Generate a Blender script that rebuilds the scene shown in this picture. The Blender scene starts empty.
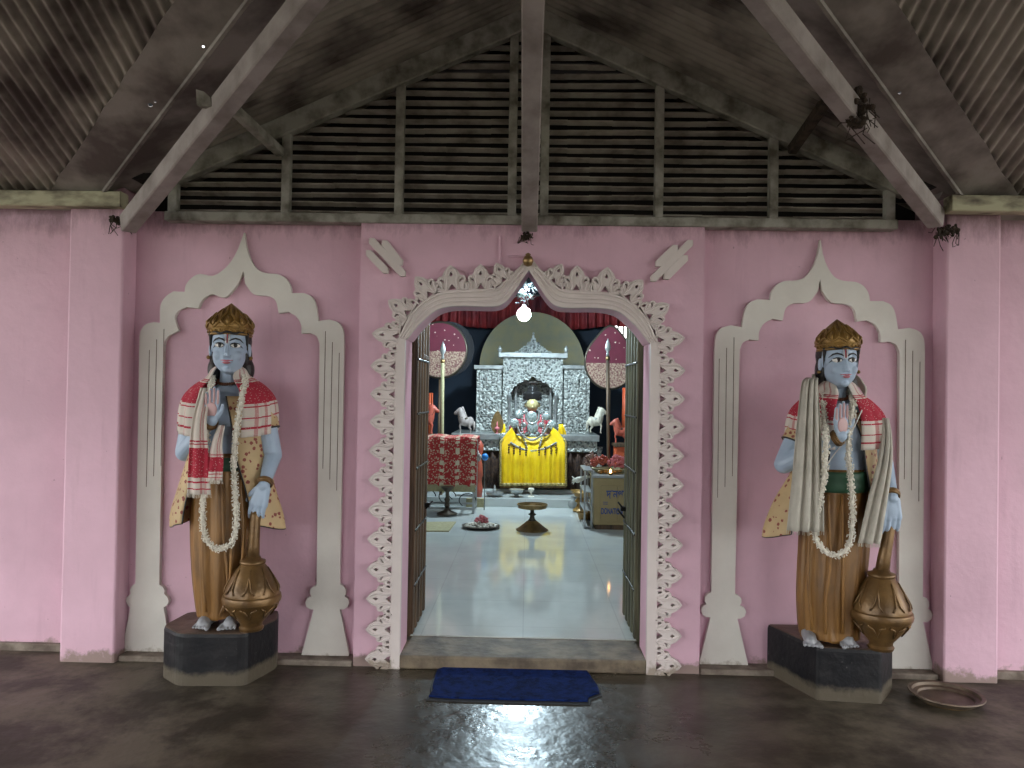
import bpy, bmesh, math, random
from mathutils import Vector, Matrix, Euler
from mathutils.geometry import tessellate_polygon
random.seed(7)
PI = math.pi
R = math.radians
sc = bpy.context.scene
col = sc.collection

# ------------------------------------------------------------------ camera
F = 780.0
CAM = Vector((0, 0, 1.5))
ROT = (Matrix.Rotation(R(1.1), 3, 'Z') @ Matrix.Rotation(R(90.8), 3, 'X') @ Matrix.Rotation(R(0.93), 3, 'Z'))
cd = bpy.data.cameras.new('camera'); cam = bpy.data.objects.new('camera', cd); col.objects.link(cam)
cam.location = CAM; cam.rotation_euler = ROT.to_euler()
cd.sensor_width = 36; cd.lens = F / 1024 * 36; cd.clip_start = .05; cd.clip_end = 300
sc.camera = cam

def ray(px, py):
    return ROT @ Vector(((px - 512) / F, -(py - 384) / F, -1))
def P(px, py, Y):
    d = ray(px, py); return CAM + d * (Y / d.y)
def PZ(px, py, z):
    d = ray(px, py); return CAM + d * ((z - CAM.z) / d.z)

# ------------------------------------------------------------------ materials
def nt(name):
    m = bpy.data.materials.new(name); m.use_nodes = True
    n = m.node_tree; b = n.nodes['Principled BSDF']
    return m, n, b
def mapped(n, scale=(1, 1, 1), coord='Object'):
    tc = n.nodes.new('ShaderNodeTexCoord'); mp = n.nodes.new('ShaderNodeMapping')
    mp.inputs['Scale'].default_value = scale
    n.links.new(tc.outputs[coord], mp.inputs['Vector']); return mp.outputs['Vector']
def noise(n, vec, scale, detail=4, rough=.55):
    t = n.nodes.new('ShaderNodeTexNoise'); t.inputs['Scale'].default_value = scale
    t.inputs['Detail'].default_value = detail; t.inputs['Roughness'].default_value = rough
    n.links.new(vec, t.inputs['Vector']); return t.outputs['Fac']
def ramp(n, fac, stops):
    r = n.nodes.new('ShaderNodeValToRGB'); e = r.color_ramp.elements
    while len(e) < len(stops): e.new(.5)
    for i, (p, c) in enumerate(stops):
        e[i].position = p; e[i].color = (*c, 1) if len(c) == 3 else c
    n.links.new(fac, r.inputs['Fac']); return r.outputs['Color']
def mix(n, fac, a, b, mode='MIX'):
    x = n.nodes.new('ShaderNodeMix'); x.data_type = 'RGBA'; x.blend_type = mode
    def s(i, v):
        if hasattr(v, 'links') or hasattr(v, 'is_linked'): n.links.new(v, x.inputs[i])
        elif isinstance(v, (int, float)): x.inputs[i].default_value = v
        else: x.inputs[i].default_value = (*v, 1)
    s(0, fac); s(6, a); s(7, b); return x.outputs[2]
def mth(n, op, a, b=None, c=None):
    x = n.nodes.new('ShaderNodeMath'); x.operation = op
    for i, v in enumerate((a, b, c)):
        if v is None: continue
        if isinstance(v, (int, float)): x.inputs[i].default_value = v
        else: n.links.new(v, x.inputs[i])
    return x.outputs[0]
def bump(n, b, h, strength=.3, dist=.01):
    k = n.nodes.new('ShaderNodeBump'); k.inputs['Strength'].default_value = strength
    k.inputs['Distance'].default_value = dist
    n.links.new(h, k.inputs['Height']); n.links.new(k.outputs['Normal'], b.inputs['Normal'])
G = (0, 0, 0); W = (1, 1, 1)
def mat(name, c, rough=.6, metal=0, c2=None, scale=6, lo=.35, hi=.7, bmp=None, sc3=(1, 1, 1), spec=None, coat=0):
    m, n, b = nt(name)
    b.inputs['Roughness'].default_value = rough; b.inputs['Metallic'].default_value = metal
    if spec is not None: b.inputs['Specular IOR Level'].default_value = spec
    if coat: b.inputs['Coat Weight'].default_value = coat; b.inputs['Coat Roughness'].default_value = .2
    v = mapped(n, sc3)
    if c2 is None: c2 = tuple(x * .78 for x in c)
    f = noise(n, v, scale)
    cc = ramp(n, f, [(lo, c), (hi, c2)])
    n.links.new(cc, b.inputs['Base Color'])
    if bmp: bump(n, b, noise(n, v, bmp[0], 5), bmp[1], bmp[2] if len(bmp) > 2 else .01)
    return m
def emis(name, c, s):
    m, n, b = nt(name)
    b.inputs['Base Color'].default_value = (*c, 1); b.inputs['Emission Color'].default_value = (*c, 1)
    b.inputs['Emission Strength'].default_value = s; return m

M = {}
# pink lime wash: mottled, with dirt creeping up from the floor
def pinkwall(name, a, b2, dirt_h=.035):
    m, n, b = nt(name); b.inputs['Roughness'].default_value = .62
    v = mapped(n)
    c = ramp(n, noise(n, v, 1.6, 6, .6), [(.36, a), (.62, b2)])
    c = mix(n, ramp(n, noise(n, mapped(n, (6, 6, .8)), 2.2, 5), [(.56, G), (.8, (.5, .5, .5))]), c, (.50, .30, .38))
    spots = noise(n, v, 22, 3, .7)
    c = mix(n, ramp(n, spots, [(.72, G), (.76, (.55, .55, .55))]), c, (.2, .13, .13))
    sep = n.nodes.new('ShaderNodeSeparateXYZ'); n.links.new(v, sep.inputs[0])
    h = mth(n, 'ADD', sep.outputs[2], mth(n, 'MULTIPLY', noise(n, v, 9, 6, .7), -.22))
    low = ramp(n, mth(n, 'ADD', h, .085), [(.0, (.8, .8, .8)), (dirt_h, G)])
    c = mix(n, low, c, (.22, .17, .12))
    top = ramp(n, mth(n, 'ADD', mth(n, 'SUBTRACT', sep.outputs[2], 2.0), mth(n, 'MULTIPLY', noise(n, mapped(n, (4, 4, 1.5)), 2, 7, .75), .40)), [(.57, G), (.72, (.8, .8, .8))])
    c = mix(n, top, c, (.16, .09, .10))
    n.links.new(c, b.inputs['Base Color']); bump(n, b, noise(n, v, 14, 6), .35, .01)
    return m
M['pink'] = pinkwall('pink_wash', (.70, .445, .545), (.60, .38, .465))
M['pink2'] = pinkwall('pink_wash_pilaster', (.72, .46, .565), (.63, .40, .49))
def plaster(name, a, b2):
    m, n, b = nt(name); b.inputs['Roughness'].default_value = .55
    v = mapped(n)
    c = ramp(n, noise(n, v, 2.5, 6, .6), [(.35, a), (.65, b2)])
    sep = n.nodes.new('ShaderNodeSeparateXYZ'); geo = n.nodes.new('ShaderNodeNewGeometry'); n.links.new(geo.outputs['Position'], sep.inputs[0])
    h = mth(n, 'ADD', sep.outputs[2], mth(n, 'MULTIPLY', noise(n, v, 12, 6, .7), -.22))
    c = mix(n, ramp(n, mth(n, 'ADD', h, .1), [(.0, (.8, .8, .8)), (.035, G)]), c, (.25, .2, .14))
    n.links.new(c, b.inputs['Base Color']); bump(n, b, noise(n, v, 20, 5), .2, .006)
    return m
M['white_plaster'] = plaster('cream_plaster', (.69, .665, .615), (.60, .57, .525))
M['carved'] = plaster('carved_plaster', (.70, .63, .60), (.61, .54, .52))
# roof / timber
M['roof'] = mat('weathered_corrugated_sheet', (.30, .275, .235), .5, .15, (.055, .042, .034), 2.6, .40, .62, (9, .3), (1, 1, 1))
M['flash'] = mat('old_valley_sheet', (.27, .245, .225), .6, .1, (.085, .068, .06), 3.4, .38, .62, (5, .5, .02))
M['beam'] = mat('weathered_grey_beam', (.36, .32, .31), .7, 0, (.20, .17, .16), 7, .35, .72, (18, .4))
M['rafter'] = mat('whitewashed_timber', (.32, .31, .275), .75, 0, (.09, .08, .06), 9, .40, .70, (14, .6))
M['eave'] = mat('greenish_old_timber', (.42, .40, .27), .7, 0, (.10, .08, .055), 11, .45, .66, (14, .6), (.4, 1, 1))
M['louvre'] = mat('dusty_louvre', (.36, .33, .285), .75, 0, (.15, .125, .105), 8, .4, .7, (20, .4))
M['dark'] = mat('dark_gap_shade', (.012, .010, .009), .9)  # near-black in place of shade behind the louvres and above the eaves
M['nest'] = mat('mud_and_cobweb', (.055, .038, .026), .95, 0, (.02, .014, .01), 22, .4, .6, (40, 1))
# floors
def porchfloor():
    m, n, b = nt('polished_dark_cement')
    v = mapped(n)
    c = ramp(n, noise(n, v, 1.3, 8, .62), [(.3, (.030, .023, .014)), (.55, (.052, .041, .027)), (.75, (.085, .070, .047))])
    c = mix(n, ramp(n, noise(n, mapped(n, (2, 6, 1)), 2.2, 6, .7), [(.55, G), (.8, (.5, .5, .5))]), c, (.12, .095, .068))
    n.links.new(c, b.inputs['Base Color'])
    sx = n.nodes.new('ShaderNodeSeparateXYZ'); n.links.new(v, sx.inputs[0])
    ax = mth(n, 'ADD', mth(n, 'ABSOLUTE', sx.outputs[0]), mth(n, 'MULTIPLY', noise(n, v, 1.7, 5, .65), 1.6))
    worn = ramp(n, ax, [(.0, G), (1.0, W)]) if 0 else mth(n, 'MINIMUM', mth(n, 'MAXIMUM', mth(n, 'MULTIPLY', mth(n, 'SUBTRACT', ax, 1.35), 1.1), 0), 1)
    r = mth(n, 'ADD', mth(n, 'MULTIPLY', noise(n, v, 2.2, 7, .65), .45), mth(n, 'ADD', mth(n, 'MULTIPLY', worn, .28), .06))
    dusty = mix(n, ramp(n, noise(n, v, 2.6, 8, .68), [(.42, G), (.58, W)]), (.040, .032, .022), (.155, .13, .095))
    c2 = mix(n, mth(n, 'MULTIPLY', worn, .75), c, dusty); n.links.new(c2, b.inputs['Base Color'])
    n.links.new(r, b.inputs['Roughness'])
    bump(n, b, noise(n, mapped(n, (1, 1, 1)), 11, 3), .5, .01); b.inputs['Specular IOR Level'].default_value = .4; return m
M['porch'] = porchfloor()
def marble():
    m, n, b = nt('white_marble_tile'); v = mapped(n)
    br = n.nodes.new('ShaderNodeTexBrick'); n.links.new(v, br.inputs['Vector'])
    br.offset = 0; br.inputs['Scale'].default_value = 1; br.inputs['Brick Width'].default_value = .6
    br.inputs['Row Height'].default_value = .6; br.inputs['Mortar Size'].default_value = .004
    br.inputs['Color1'].default_value = (.60, .63, .61, 1); br.inputs['Color2'].default_value = (.57, .60, .585, 1)
    br.inputs['Mortar'].default_value = (.50, .52, .51, 1)
    c = mix(n, .25, br.outputs['Color'], ramp(n, noise(n, v, 3, 8), [(.4, (.6, .62, .6)), (.6, (.4, .42, .42))]))
    n.links.new(c, b.inputs['Base Color']); b.inputs['Roughness'].default_value = .09
    return m
M['marble'] = marble()
M['stone'] = mat('worn_threshold_stone', (.21, .165, .11), .65, 0, (.08, .06, .042), 9, .35, .65, (30, .6))
M['kerb'] = mat('dusty_cement_kerb', (.25, .21, .17), .8, 0, (.12, .09, .07), 12, .35, .65, (30, .6))
M['ground'] = mat('bare_earth', (.20, .17, .11), .95, 0, (.12, .13, .06), .4)
# statue
def skin():
    m, n, b = nt('blue_painted_plaster'); v = mapped(n)
    c = ramp(n, noise(n, v, 7, 6), [(.35, (.40, .50, .63)), (.7, (.33, .43, .555))])
    sep = n.nodes.new('ShaderNodeSeparateXYZ'); n.links.new(v, sep.inputs[0])
    c = mix(n, ramp(n, mth(n, 'ADD', sep.outputs[2], mth(n, 'MULTIPLY', noise(n, v, 30, 4), .06)), [(.09, (.8, .8, .8)), (.16, G)]), c, (.25, .235, .23))
    n.links.new(c, b.inputs['Base Color']); b.inputs['Roughness'].default_value = .42
    bump(n, b, noise(n, v, 30), .08); return m
M['skin'] = skin()
M['palm'] = mat('pink_painted_palm', (.60, .38, .38), .45)
M['ochre'] = mat('ochre_painted_drape', (.27, .135, .036), .42, .1, (.13, .064, .02), 9, .35, .7, (16, .3), (2, 2, .5))
M['gold'] = mat('dull_gold_paint', (.34, .20, .055), .38, .35, (.16, .09, .026), 11, .35, .7, (40, .4))
M['bronze'] = mat('bronze_paint', (.22, .125, .045), .36, .4, (.08, .045, .018), 9, .35, .7, (30, .3))
M['black'] = mat('black_paint', (.016, .014, .014), .4)
M['hair'] = mat('black_hair_paint', (.018, .015, .016), .45, bmp=(60, .4))
M['white'] = mat('white_paint', (.78, .77, .74), .4)
M['red'] = mat('red_paint', (.45, .07, .07), .45)
M['lips'] = mat('rose_lip_paint', (.47, .13, .16), .4)
M['green'] = mat('green_painted_sash', (.035, .12, .06), .5, 0, (.02, .06, .035))
M['petal'] = mat('white_garland_petals', (.78, .75, .66), .8, 0, (.5, .46, .38), 60, .4, .7)
M['bead'] = mat('brown_beads', (.16, .06, .03), .4)
def pedestal():
    m, n, b = nt('scuffed_black_pedestal'); v = mapped(n)
    c = ramp(n, noise(n, v, 5, 6, .7), [(.4, (.004, .0045, .007)), (.75, (.017, .016, .017))])
    c = mix(n, ramp(n, noise(n, v, 38, 4, .6), [(.68, G), (.72, (.5, .5, .5))]), c, (.16, .15, .14))
    sep = n.nodes.new('ShaderNodeSeparateXYZ'); n.links.new(v, sep.inputs[0])
    nz = mth(n, 'MULTIPLY', noise(n, v, 7, 7, .75), .10)
    low = ramp(n, mth(n, 'SUBTRACT', sep.outputs[2], nz), [(0.0, (.8, .8, .8)), (.03, G)])
    c = mix(n, low, c, (.12, .10, .07))
    geo = n.nodes.new('ShaderNodeNewGeometry'); s2 = n.nodes.new('ShaderNodeSeparateXYZ'); n.links.new(geo.outputs['True Normal'], s2.inputs[0])
    c = mix(n, ramp(n, s2.outputs[2], [(.5, G), (.9, W)]), c, ramp(n, noise(n, v, 9, 5), [(.35, (.085, .06, .045)), (.7, (.17, .115, .08))]))
    n.links.new(c, b.inputs['Base Color']); b.inputs['Roughness'].default_value = .5; b.inputs['Specular IOR Level'].default_value = .3
    bump(n, b, noise(n, v, 12, 6), .5, .015); return m
M['pedestal'] = pedestal()
def floral(name, base, red, dens=26, th=.30):
    m, n, b = nt(name); v = mapped(n)
    vo = n.nodes.new('ShaderNodeTexVoronoi'); vo.inputs['Scale'].default_value = dens; n.links.new(v, vo.inputs['Vector'])
    f = mth(n, 'ADD', vo.outputs['Distance'], mth(n, 'MULTIPLY', noise(n, v, dens * 4, 2), .28))
    c = mix(n, ramp(n, f, [(th, W), (th + .04, G)]), ramp(n, noise(n, v, 6), [(.35, base), (.7, tuple(x * .8 for x in base))]), red)
    n.links.new(c, b.inputs['Base Color']); b.inputs['Roughness'].default_value = .6; return m
M['vest'] = floral('cream_flowered_cloth', (.58, .42, .22), (.24, .05, .035), 30, .41)
def uvxy(n):
    tc = n.nodes.new('ShaderNodeTexCoord'); s = n.nodes.new('ShaderNodeSeparateXYZ')
    n.links.new(tc.outputs['UV'], s.inputs[0]); return s.outputs[0], s.outputs[1], tc.outputs['UV']
def band(n, x, a, b2, e=.006):
    """1 inside [a,b2]"""
    r = n.nodes.new('ShaderNodeMath'); r.operation = 'COMPARE'
    n.links.new(x, r.inputs[0]); r.inputs[1].default_value = (a + b2) / 2; r.inputs[2].default_value = (b2 - a) / 2
    return r.outputs[0]
def gamosa(name, vb, vl, ul, cream=(.62, .56, .50), red=(.40, .02, .045)):
    m, n, b = nt(name); u, v, uv = uvxy(n)
    f = None
    for a, b2 in vb + vl:
        k = band(n, v, a, b2); f = k if f is None else mth(n, 'MAXIMUM', f, k)
    for a, b2 in ul:
        f = mth(n, 'MAXIMUM', f, mth(n, 'MULTIPLY', band(n, u, a, b2), .55))
    vo = n.nodes.new('ShaderNodeTexVoronoi'); vo.inputs['Scale'].default_value = 95; n.links.new(mapped(n), vo.inputs['Vector'])
    w = ramp(n, vo.outputs['Distance'], [(.17, (.35, .35, .35)), (.26, W)])
    f = mth(n, 'MULTIPLY', f, w)
    c = mix(n, f, cream, red)
    n.links.new(c, b.inputs['Base Color']); b.inputs['Roughness'].default_value = .85
    bump(n, b, noise(n, mapped(n), 120, 2), .25, .003); return m
M['gam_cape'] = gamosa('red_white_woven_cotton', [(.42, .72)], [(.36, .375), (.385, .40), (.75, .765), (.86, .87), (.93, .945)],
                       [(.06, .075), (.12, .135), (.20, .21), (.30, .31), (.69, .70), (.80, .81), (.87, .885), (.93, .945)])
M['gam_tail'] = gamosa('red_white_woven_cotton_tail', [(.60, .86)], [(.53, .545), (.56, .57), (.89, .905), (.95, .96)],
                       [(.60, .68), (.73, .78), (.86, .9)])
M['scarf'] = mat('pale_grey_cotton', (.50, .475, .41), .85, 0, (.40, .375, .32), 12, .4, .7, (80, .3, .004))
# interior
def silver():
    m, n, b = nt('embossed_silver_sheet'); v = mapped(n)
    vo = n.nodes.new('ShaderNodeTexVoronoi'); vo.inputs['Scale'].default_value = 27; n.links.new(v, vo.inputs['Vector'])
    f = mth(n, 'ADD', vo.outputs['Distance'], noise(n, v, 34, 3))
    c = ramp(n, f, [(.55, (.12, .125, .12)), (.82, (.22, .23, .215)), (1.0, (.46, .47, .44))])
    n.links.new(c, b.inputs['Base Color']); b.inputs['Metallic'].default_value = .35; b.inputs['Roughness'].default_value = .42
    bump(n, b, f, 1, .02); return m
M['silver'] = silver()
M['silverplain'] = mat('plain_silver', (.42, .43, .42), .38, .6, (.26, .27, .26), 12)
M['steel'] = mat('grey_steel_tube', (.45, .46, .46), .35, .6)
M['darksteel'] = mat('dull_steel', (.16, .165, .16), .5, .4)
M['oldbrass'] = mat('dull_brown_brass', (.17, .125, .085), .5, .4, (.08, .055, .04), 12)
M['navy'] = mat('dark_blue_backcloth', (.018, .032, .055), .8, 0, (.008, .012, .022), 1.2)
M['navy2'] = mat('near_black_rim_shadow', (.010, .009, .012), .8)
M['dome'] = mat('painted_dome', (.33, .27, .14), .7, 0, (.24, .23, .16), 5, .35, .7)
M['maroon'] = floral('maroon_dotted_cloth', (.13, .012, .03), (.60, .45, .36), 13, .27)
M['brocade'] = mat('gold_brocade', (.40, .28, .20), .7, 0, (.16, .06, .055), 42, .42, .58)
M['redcurt'] = mat('red_frill_cloth', (.28, .02, .02), .7, 0, (.08, .008, .015), 3)
M['yellow'] = mat('yellow_satin', (.90, .60, .012), .32, 0, (.72, .42, .01), 5, .4, .7)
M['gilt'] = mat('gilt_trim', (.52, .42, .15), .45, .3, (.22, .17, .07), 60, .4, .6)
M['brass'] = mat('tarnished_brass', (.36, .24, .10), .33, .7, (.14, .09, .045), 10)
M['darkbrass'] = mat('dark_cast_brass', (.07, .055, .04), .4, .6)
M['brocdark'] = mat('dark_patterned_drape', (.075, .038, .022), .8, 0, (.022, .012, .012), 26, .42, .6, None, (3, 1, 1))
M['wood'] = mat('old_door_wood', (.135, .078, .038), .6, 0, (.028, .017, .011), 3.2, .36, .66, (12, .6), (9, 9, .5))
M['wood_r'] = mat('old_green_door_wood', (.125, .125, .072), .6, 0, (.028, .028, .018), 3.2, .36, .66, (12, .6), (9, 9, .5))
M['iron'] = mat('black_iron', (.014, .013, .013), .45, .5)
M['blue_mat'] = mat('blue_rubber_backed_mat', (.007, .022, .11), .95, 0, (.003, .009, .045), 30, .4, .65, (140, 1, .01), spec=.12)
M['rubber'] = mat('black_rubber', (.014, .013, .014), .7)
M['straw'] = mat('woven_straw', (.40, .36, .21), .85, 0, (.30, .26, .14), 40)
M['kraft'] = mat('tan_painted_board', (.35, .26, .12), .5, 0, (.30, .22, .10), 4)
M['blue_letter'] = mat('blue_lettering', (.03, .07, .24), .6)
M['horse_white'] = mat('worn_ivory_paint', (.62, .58, .46), .45, 0, (.34, .30, .25), 12)
M['horse_grey'] = mat('worn_grey_pink_paint', (.45, .38, .35), .45, 0, (.24, .2, .19), 12)
M['horse_red'] = mat('terracotta_red_paint', (.52, .10, .06), .45, 0, (.36, .08, .05), 12)
M['orange_cloth'] = floral('orange_spotted_cloth', (.60, .10, .03), (.75, .42, .10), 22, .2)
M['gam_table'] = gamosa('red_checked_table_cloth', [(.04, .17), (.22, .36), (.41, .55), (.60, .74)], [(.80, .83)], [(.05, .2), (.28, .42), (.5, .64), (.72, .9)], (.66, .58, .44), (.42, .03, .03))
def checks():
    m, n, b = nt('red_cream_check_cloth'); u, v, uv = uvxy(n)
    a = mth(n, 'SINE', mth(n, 'MULTIPLY', u, 2 * PI * 5)); c_ = mth(n, 'SINE', mth(n, 'MULTIPLY', v, 2 * PI * 13))
    f = mth(n, 'MAXIMUM', mth(n, 'GREATER_THAN', a, -.7), mth(n, 'GREATER_THAN', c_, -.1))
    vo = n.nodes.new('ShaderNodeTexVoronoi'); vo.inputs['Scale'].default_value = 42; n.links.new(mapped(n), vo.inputs['Vector'])
    f = mth(n, 'MULTIPLY', f, ramp(n, vo.outputs['Distance'], [(.32, (.25, .25, .25)), (.44, W)]))
    c = mix(n, f, (.55, .47, .34), (.36, .022, .022)); n.links.new(c, b.inputs['Base Color']); b.inputs['Roughness'].default_value = .85; return m
M['gam_table'] = checks()
M['pinkflower'] = mat('pink_petals', (.66, .22, .25), .8, 0, (.5, .1, .1), 30)
M['face_gold'] = mat('polished_gold_face', (.62, .52, .26), .3, .25)
M['skyblue'] = mat('sky_blue_plastic', (.03, .25, .70), .35)
M['cream_wall'] = mat('cream_inner_wall', (.30, .31, .30), .8, 0, (.22, .22, .21), 1.5)
M['ceil_in'] = mat('dark_inner_ceiling', (.10, .10, .11), .85)
M['glass_bulb'] = emis('lit_bulb_glass', (.62, .85, 1.0), 160)
M['flame'] = emis('small_flame', (1, .5, .15), 30)
M['jewel'] = mat('mirror_work_medallion', (.62, .66, .64), .25, .45, (.28, .34, .32), 60, .42, .55, (80, .5, .01))
M['redcloth'] = mat('crimson_brocade', (.42, .025, .05), .6, 0, (.6, .35, .33), 45, .5, .62)

# ------------------------------------------------------------------ mesh helpers
class MB:
    def __init__(s): s.v = []; s.f = []; s.uv = None
    def add(s, vs, fs):
        o = len(s.v); s.v += [tuple(v) for v in vs]; s.f += [tuple(i + o for i in f) for f in fs]; return s
    def box(s, c, d, rot=None):
        x, y, z = (k / 2 for k in d); vs = [Vector((a * x, b * y, e * z)) for a in (-1, 1) for b in (-1, 1) for e in (-1, 1)]
        if rot is not None: vs = [rot @ v for v in vs]
        c = Vector(c)
        return s.add([v + c for v in vs], [(0, 1, 3, 2), (4, 6, 7, 5), (0, 4, 5, 1), (2, 3, 7, 6), (0, 2, 6, 4), (1, 5, 7, 3)])
    def beam(s, a, b, w, h, up=(0, 0, 1), bev=.006):
        a = Vector(a); b = Vector(b); d = (b - a); L = d.length; d.normalize()
        x = d.cross(Vector(up)).normalized(); u = x.cross(d).normalized()
        e = bev; pr = [(-w/2+e, -h/2), (w/2-e, -h/2), (w/2, -h/2+e), (w/2, h/2-e), (w/2-e, h/2), (-w/2+e, h/2), (-w/2, h/2-e), (-w/2, -h/2+e)]
        vs = [a + x * p + u * q for p, q in pr] + [b + x * p + u * q for p, q in pr]
        n = 8; fs = [(i, (i+1) % n, n + (i+1) % n, n + i) for i in range(n)] + [tuple(range(n))[::-1], tuple(range(n, 2*n))]
        return s.add(vs, fs)
    def tube(s, pts, r, n=8, closed=False):
        pts = [Vector(p) for p in pts]; m = len(pts); rs = r if isinstance(r, (list, tuple)) else [r] * m
        vs = []; prev = None
        for i, p in enumerate(pts):
            if closed: t = pts[(i+1) % m] - pts[i-1]
            else: t = pts[min(i+1, m-1)] - pts[max(i-1, 0)]
            if t.length < 1e-9: t = Vector((0, 0, 1))
            t.normalize()
            if prev is None:
                prev = t.orthogonal().normalized()
            x = (prev - t * prev.dot(t))
            x = x.normalized() if x.length > 1e-6 else t.orthogonal().normalized()
            prev = x; y = t.cross(x)
            for k in range(n):
                a = 2 * PI * k / n; vs.append(p + x * (rs[i] * math.cos(a)) + y * (rs[i] * math.sin(a)))
        fs = []
        for i in range(m if closed else m - 1):
            j = (i + 1) % m
            for k in range(n): fs.append((i*n+k, i*n+(k+1) % n, j*n+(k+1) % n, j*n+k))
        if not closed: fs += [tuple(range(n))[::-1], tuple(range((m-1)*n, m*n))]
        return s.add(vs, fs)
    def lathe(s, prof, c=(0, 0, 0), n=32, sx=1, sy=1, mod=None):
        c = Vector(c); vs = []
        for r, z in prof:
            for k in range(n):
                a = 2 * PI * k / n; q = r * (mod(a, z) if mod else 1)
                vs.append(c + Vector((q * math.cos(a) * sx, q * math.sin(a) * sy, z)))
        m = len(prof); fs = []
        for i in range(m - 1):
            for k in range(n): fs.append((i*n+k, i*n+(k+1) % n, (i+1)*n+(k+1) % n, (i+1)*n+k))
        if prof[0][0] > 1e-5 or 1: fs.append(tuple(range(n))[::-1])
        fs.append(tuple(range((m-1)*n, m*n)))
        return s.add(vs, fs)
    def ell(s, c, r, rot=None, nu=16, nv=10):
        c = Vector(c); vs = []; r = (r, r, r) if isinstance(r, (int, float)) else r
        for i in range(1, nv):
            t = PI * i / nv
            for k in range(nu):
                a = 2 * PI * k / nu
                v = Vector((r[0]*math.sin(t)*math.cos(a), r[1]*math.sin(t)*math.sin(a), r[2]*math.cos(t)))
                vs.append((rot @ v if rot is not None else v) + c)
        v = Vector((0, 0, r[2])); w = Vector((0, 0, -r[2]))
        vs += [(rot @ v if rot is not None else v) + c, (rot @ w if rot is not None else w) + c]
        T = len(vs) - 2; B = T + 1; fs = []
        for i in range(nv - 2):
            for k in range(nu): fs.append((i*nu+k, (i+1)*nu+k, (i+1)*nu+(k+1) % nu, i*nu+(k+1) % nu))
        for k in range(nu):
            fs.append((T, k, (k+1) % nu)); fs.append((B, (nv-2)*nu+(k+1) % nu, (nv-2)*nu+k))
        return s.add(vs, fs)
    def cap(s, a, b, r0, r1, n=12, fl=None):
        """tapered capsule"""
        a = Vector(a); b = Vector(b); d = (b - a); L = d.length; d.normalize()
        pts = []; rs = []
        for t in (-.98, -.8, -.5, 0): pts.append(a + d * (r0 * t)); rs.append(r0 * math.sqrt(max(1 - t*t, .02)))
        for t in (0, .5, .8, .98): pts.append(b + d * (r1 * t)); rs.append(r1 * math.sqrt(max(1 - t*t, .02)))
        return s.tube(pts, rs, n)
    def prism(s, loops, y0, y1, fn=None):
        """loops: [outer, hole, ...] of (x,z); extruded from y0 to y1 (fn maps x,y,z -> point)"""
        if not isinstance(loops[0][0], (tuple, list, Vector)): loops = [loops]
        fn = fn or (lambda x, y, z: Vector((x, y, z)))
        flat = [p for l in loops for p in l]
        tris = tessellate_polygon([[Vector((p[0], p[1], 0)) for p in l] for l in loops])
        N = len(flat); vs = [fn(p[0], y0, p[1]) for p in flat] + [fn(p[0], y1, p[1]) for p in flat]
        fs = [tuple(t) for t in tris] + [tuple(i + N for i in t)[::-1] for t in tris]
        o = 0
        for l in loops:
            m = len(l)
            for i in range(m):
                j = (i + 1) % m; fs.append((o+i, o+j, N+o+j, N+o+i))
            o += m
        return s.add(vs, fs)
    def build(s, name, m, parent=None, smooth=False, bev=0, mods=None, loc=None, fixn=True, ang=None):
        me = bpy.data.meshes.new(name); me.from_pydata([tuple(v) for v in s.v], [], s.f)
        if fixn:
            bm = bmesh.new(); bm.from_mesh(me); bmesh.ops.recalc_face_normals(bm, faces=bm.faces); bm.to_mesh(me); bm.free()
        if s.uv:
            uvl = me.uv_layers.new(name='UVMap')
            for lp in me.loops: uvl.data[lp.index].uv = s.uv[lp.vertex_index]
        me.materials.append(M[m] if isinstance(m, str) else m)
        o = bpy.data.objects.new(name, me); col.objects.link(o)
        if parent is not None: o.parent = parent
        if loc is not None: o.location = loc
        if smooth:
            for p in me.polygons: p.use_smooth = True
            if ang:
                me.set_sharp_from_angle(angle=R(ang))
        if bev:
            b = o.modifiers.new('bevel', 'BEVEL'); b.width = bev; b.segments = 2; b.limit_method = 'ANGLE'; b.angle_limit = R(35)
        return o

def sheet(name, pts, m, parent=None, thick=.004, flip=False):
    """pts[j][i] grid -> cloth with thickness and UV (i->u, j->v)"""
    b = MB(); nv = len(pts); nu = len(pts[0]); b.v = [tuple(p) for row in pts for p in row]
    b.uv = [(i / (nu - 1), j / (nv - 1)) for j in range(nv) for i in range(nu)]
    b.f = [(j*nu+i, j*nu+i+1, (j+1)*nu+i+1, (j+1)*nu+i) for j in range(nv-1) for i in range(nu-1)]
    o = b.build(name, m, parent, smooth=True)
    s = o.modifiers.new('solid', 'SOLIDIFY'); s.thickness = thick; s.offset = 0
    return o
def cat(pts, n=8):
    """Catmull-Rom resample"""
    pts = [Vector(p) for p in pts]; out = []
    q = [pts[0] * 2 - pts[1]] + pts + [pts[-1] * 2 - pts[-2]]
    for i in range(1, len(q) - 2):
        a, b, c, d = q[i-1:i+3]
        for k in range(n):
            t = k / n
            out.append(.5 * ((2*b) + (c-a)*t + (2*a-5*b+4*c-d)*t*t + (-a+3*b-3*c+d)*t**3))
    out.append(pts[-1]); return out
def remesh(o, vox, smooth=3):
    r = o.modifiers.new('remesh', 'REMESH'); r.mode = 'VOXEL'; r.voxel_size = vox; r.use_smooth_shade = True
    if smooth:
        k = o.modifiers.new('smooth', 'SMOOTH'); k.factor = .5; k.iterations = smooth
def tag(o, label=None, cat_=None, group=None, kind=None):
    if label: o['label'] = label
    if cat_: o['category'] = cat_
    if group: o['group'] = group
    if kind: o['kind'] = kind
    return o
def struct(o, label=None): return tag(o, label, None, None, 'structure')
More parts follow.
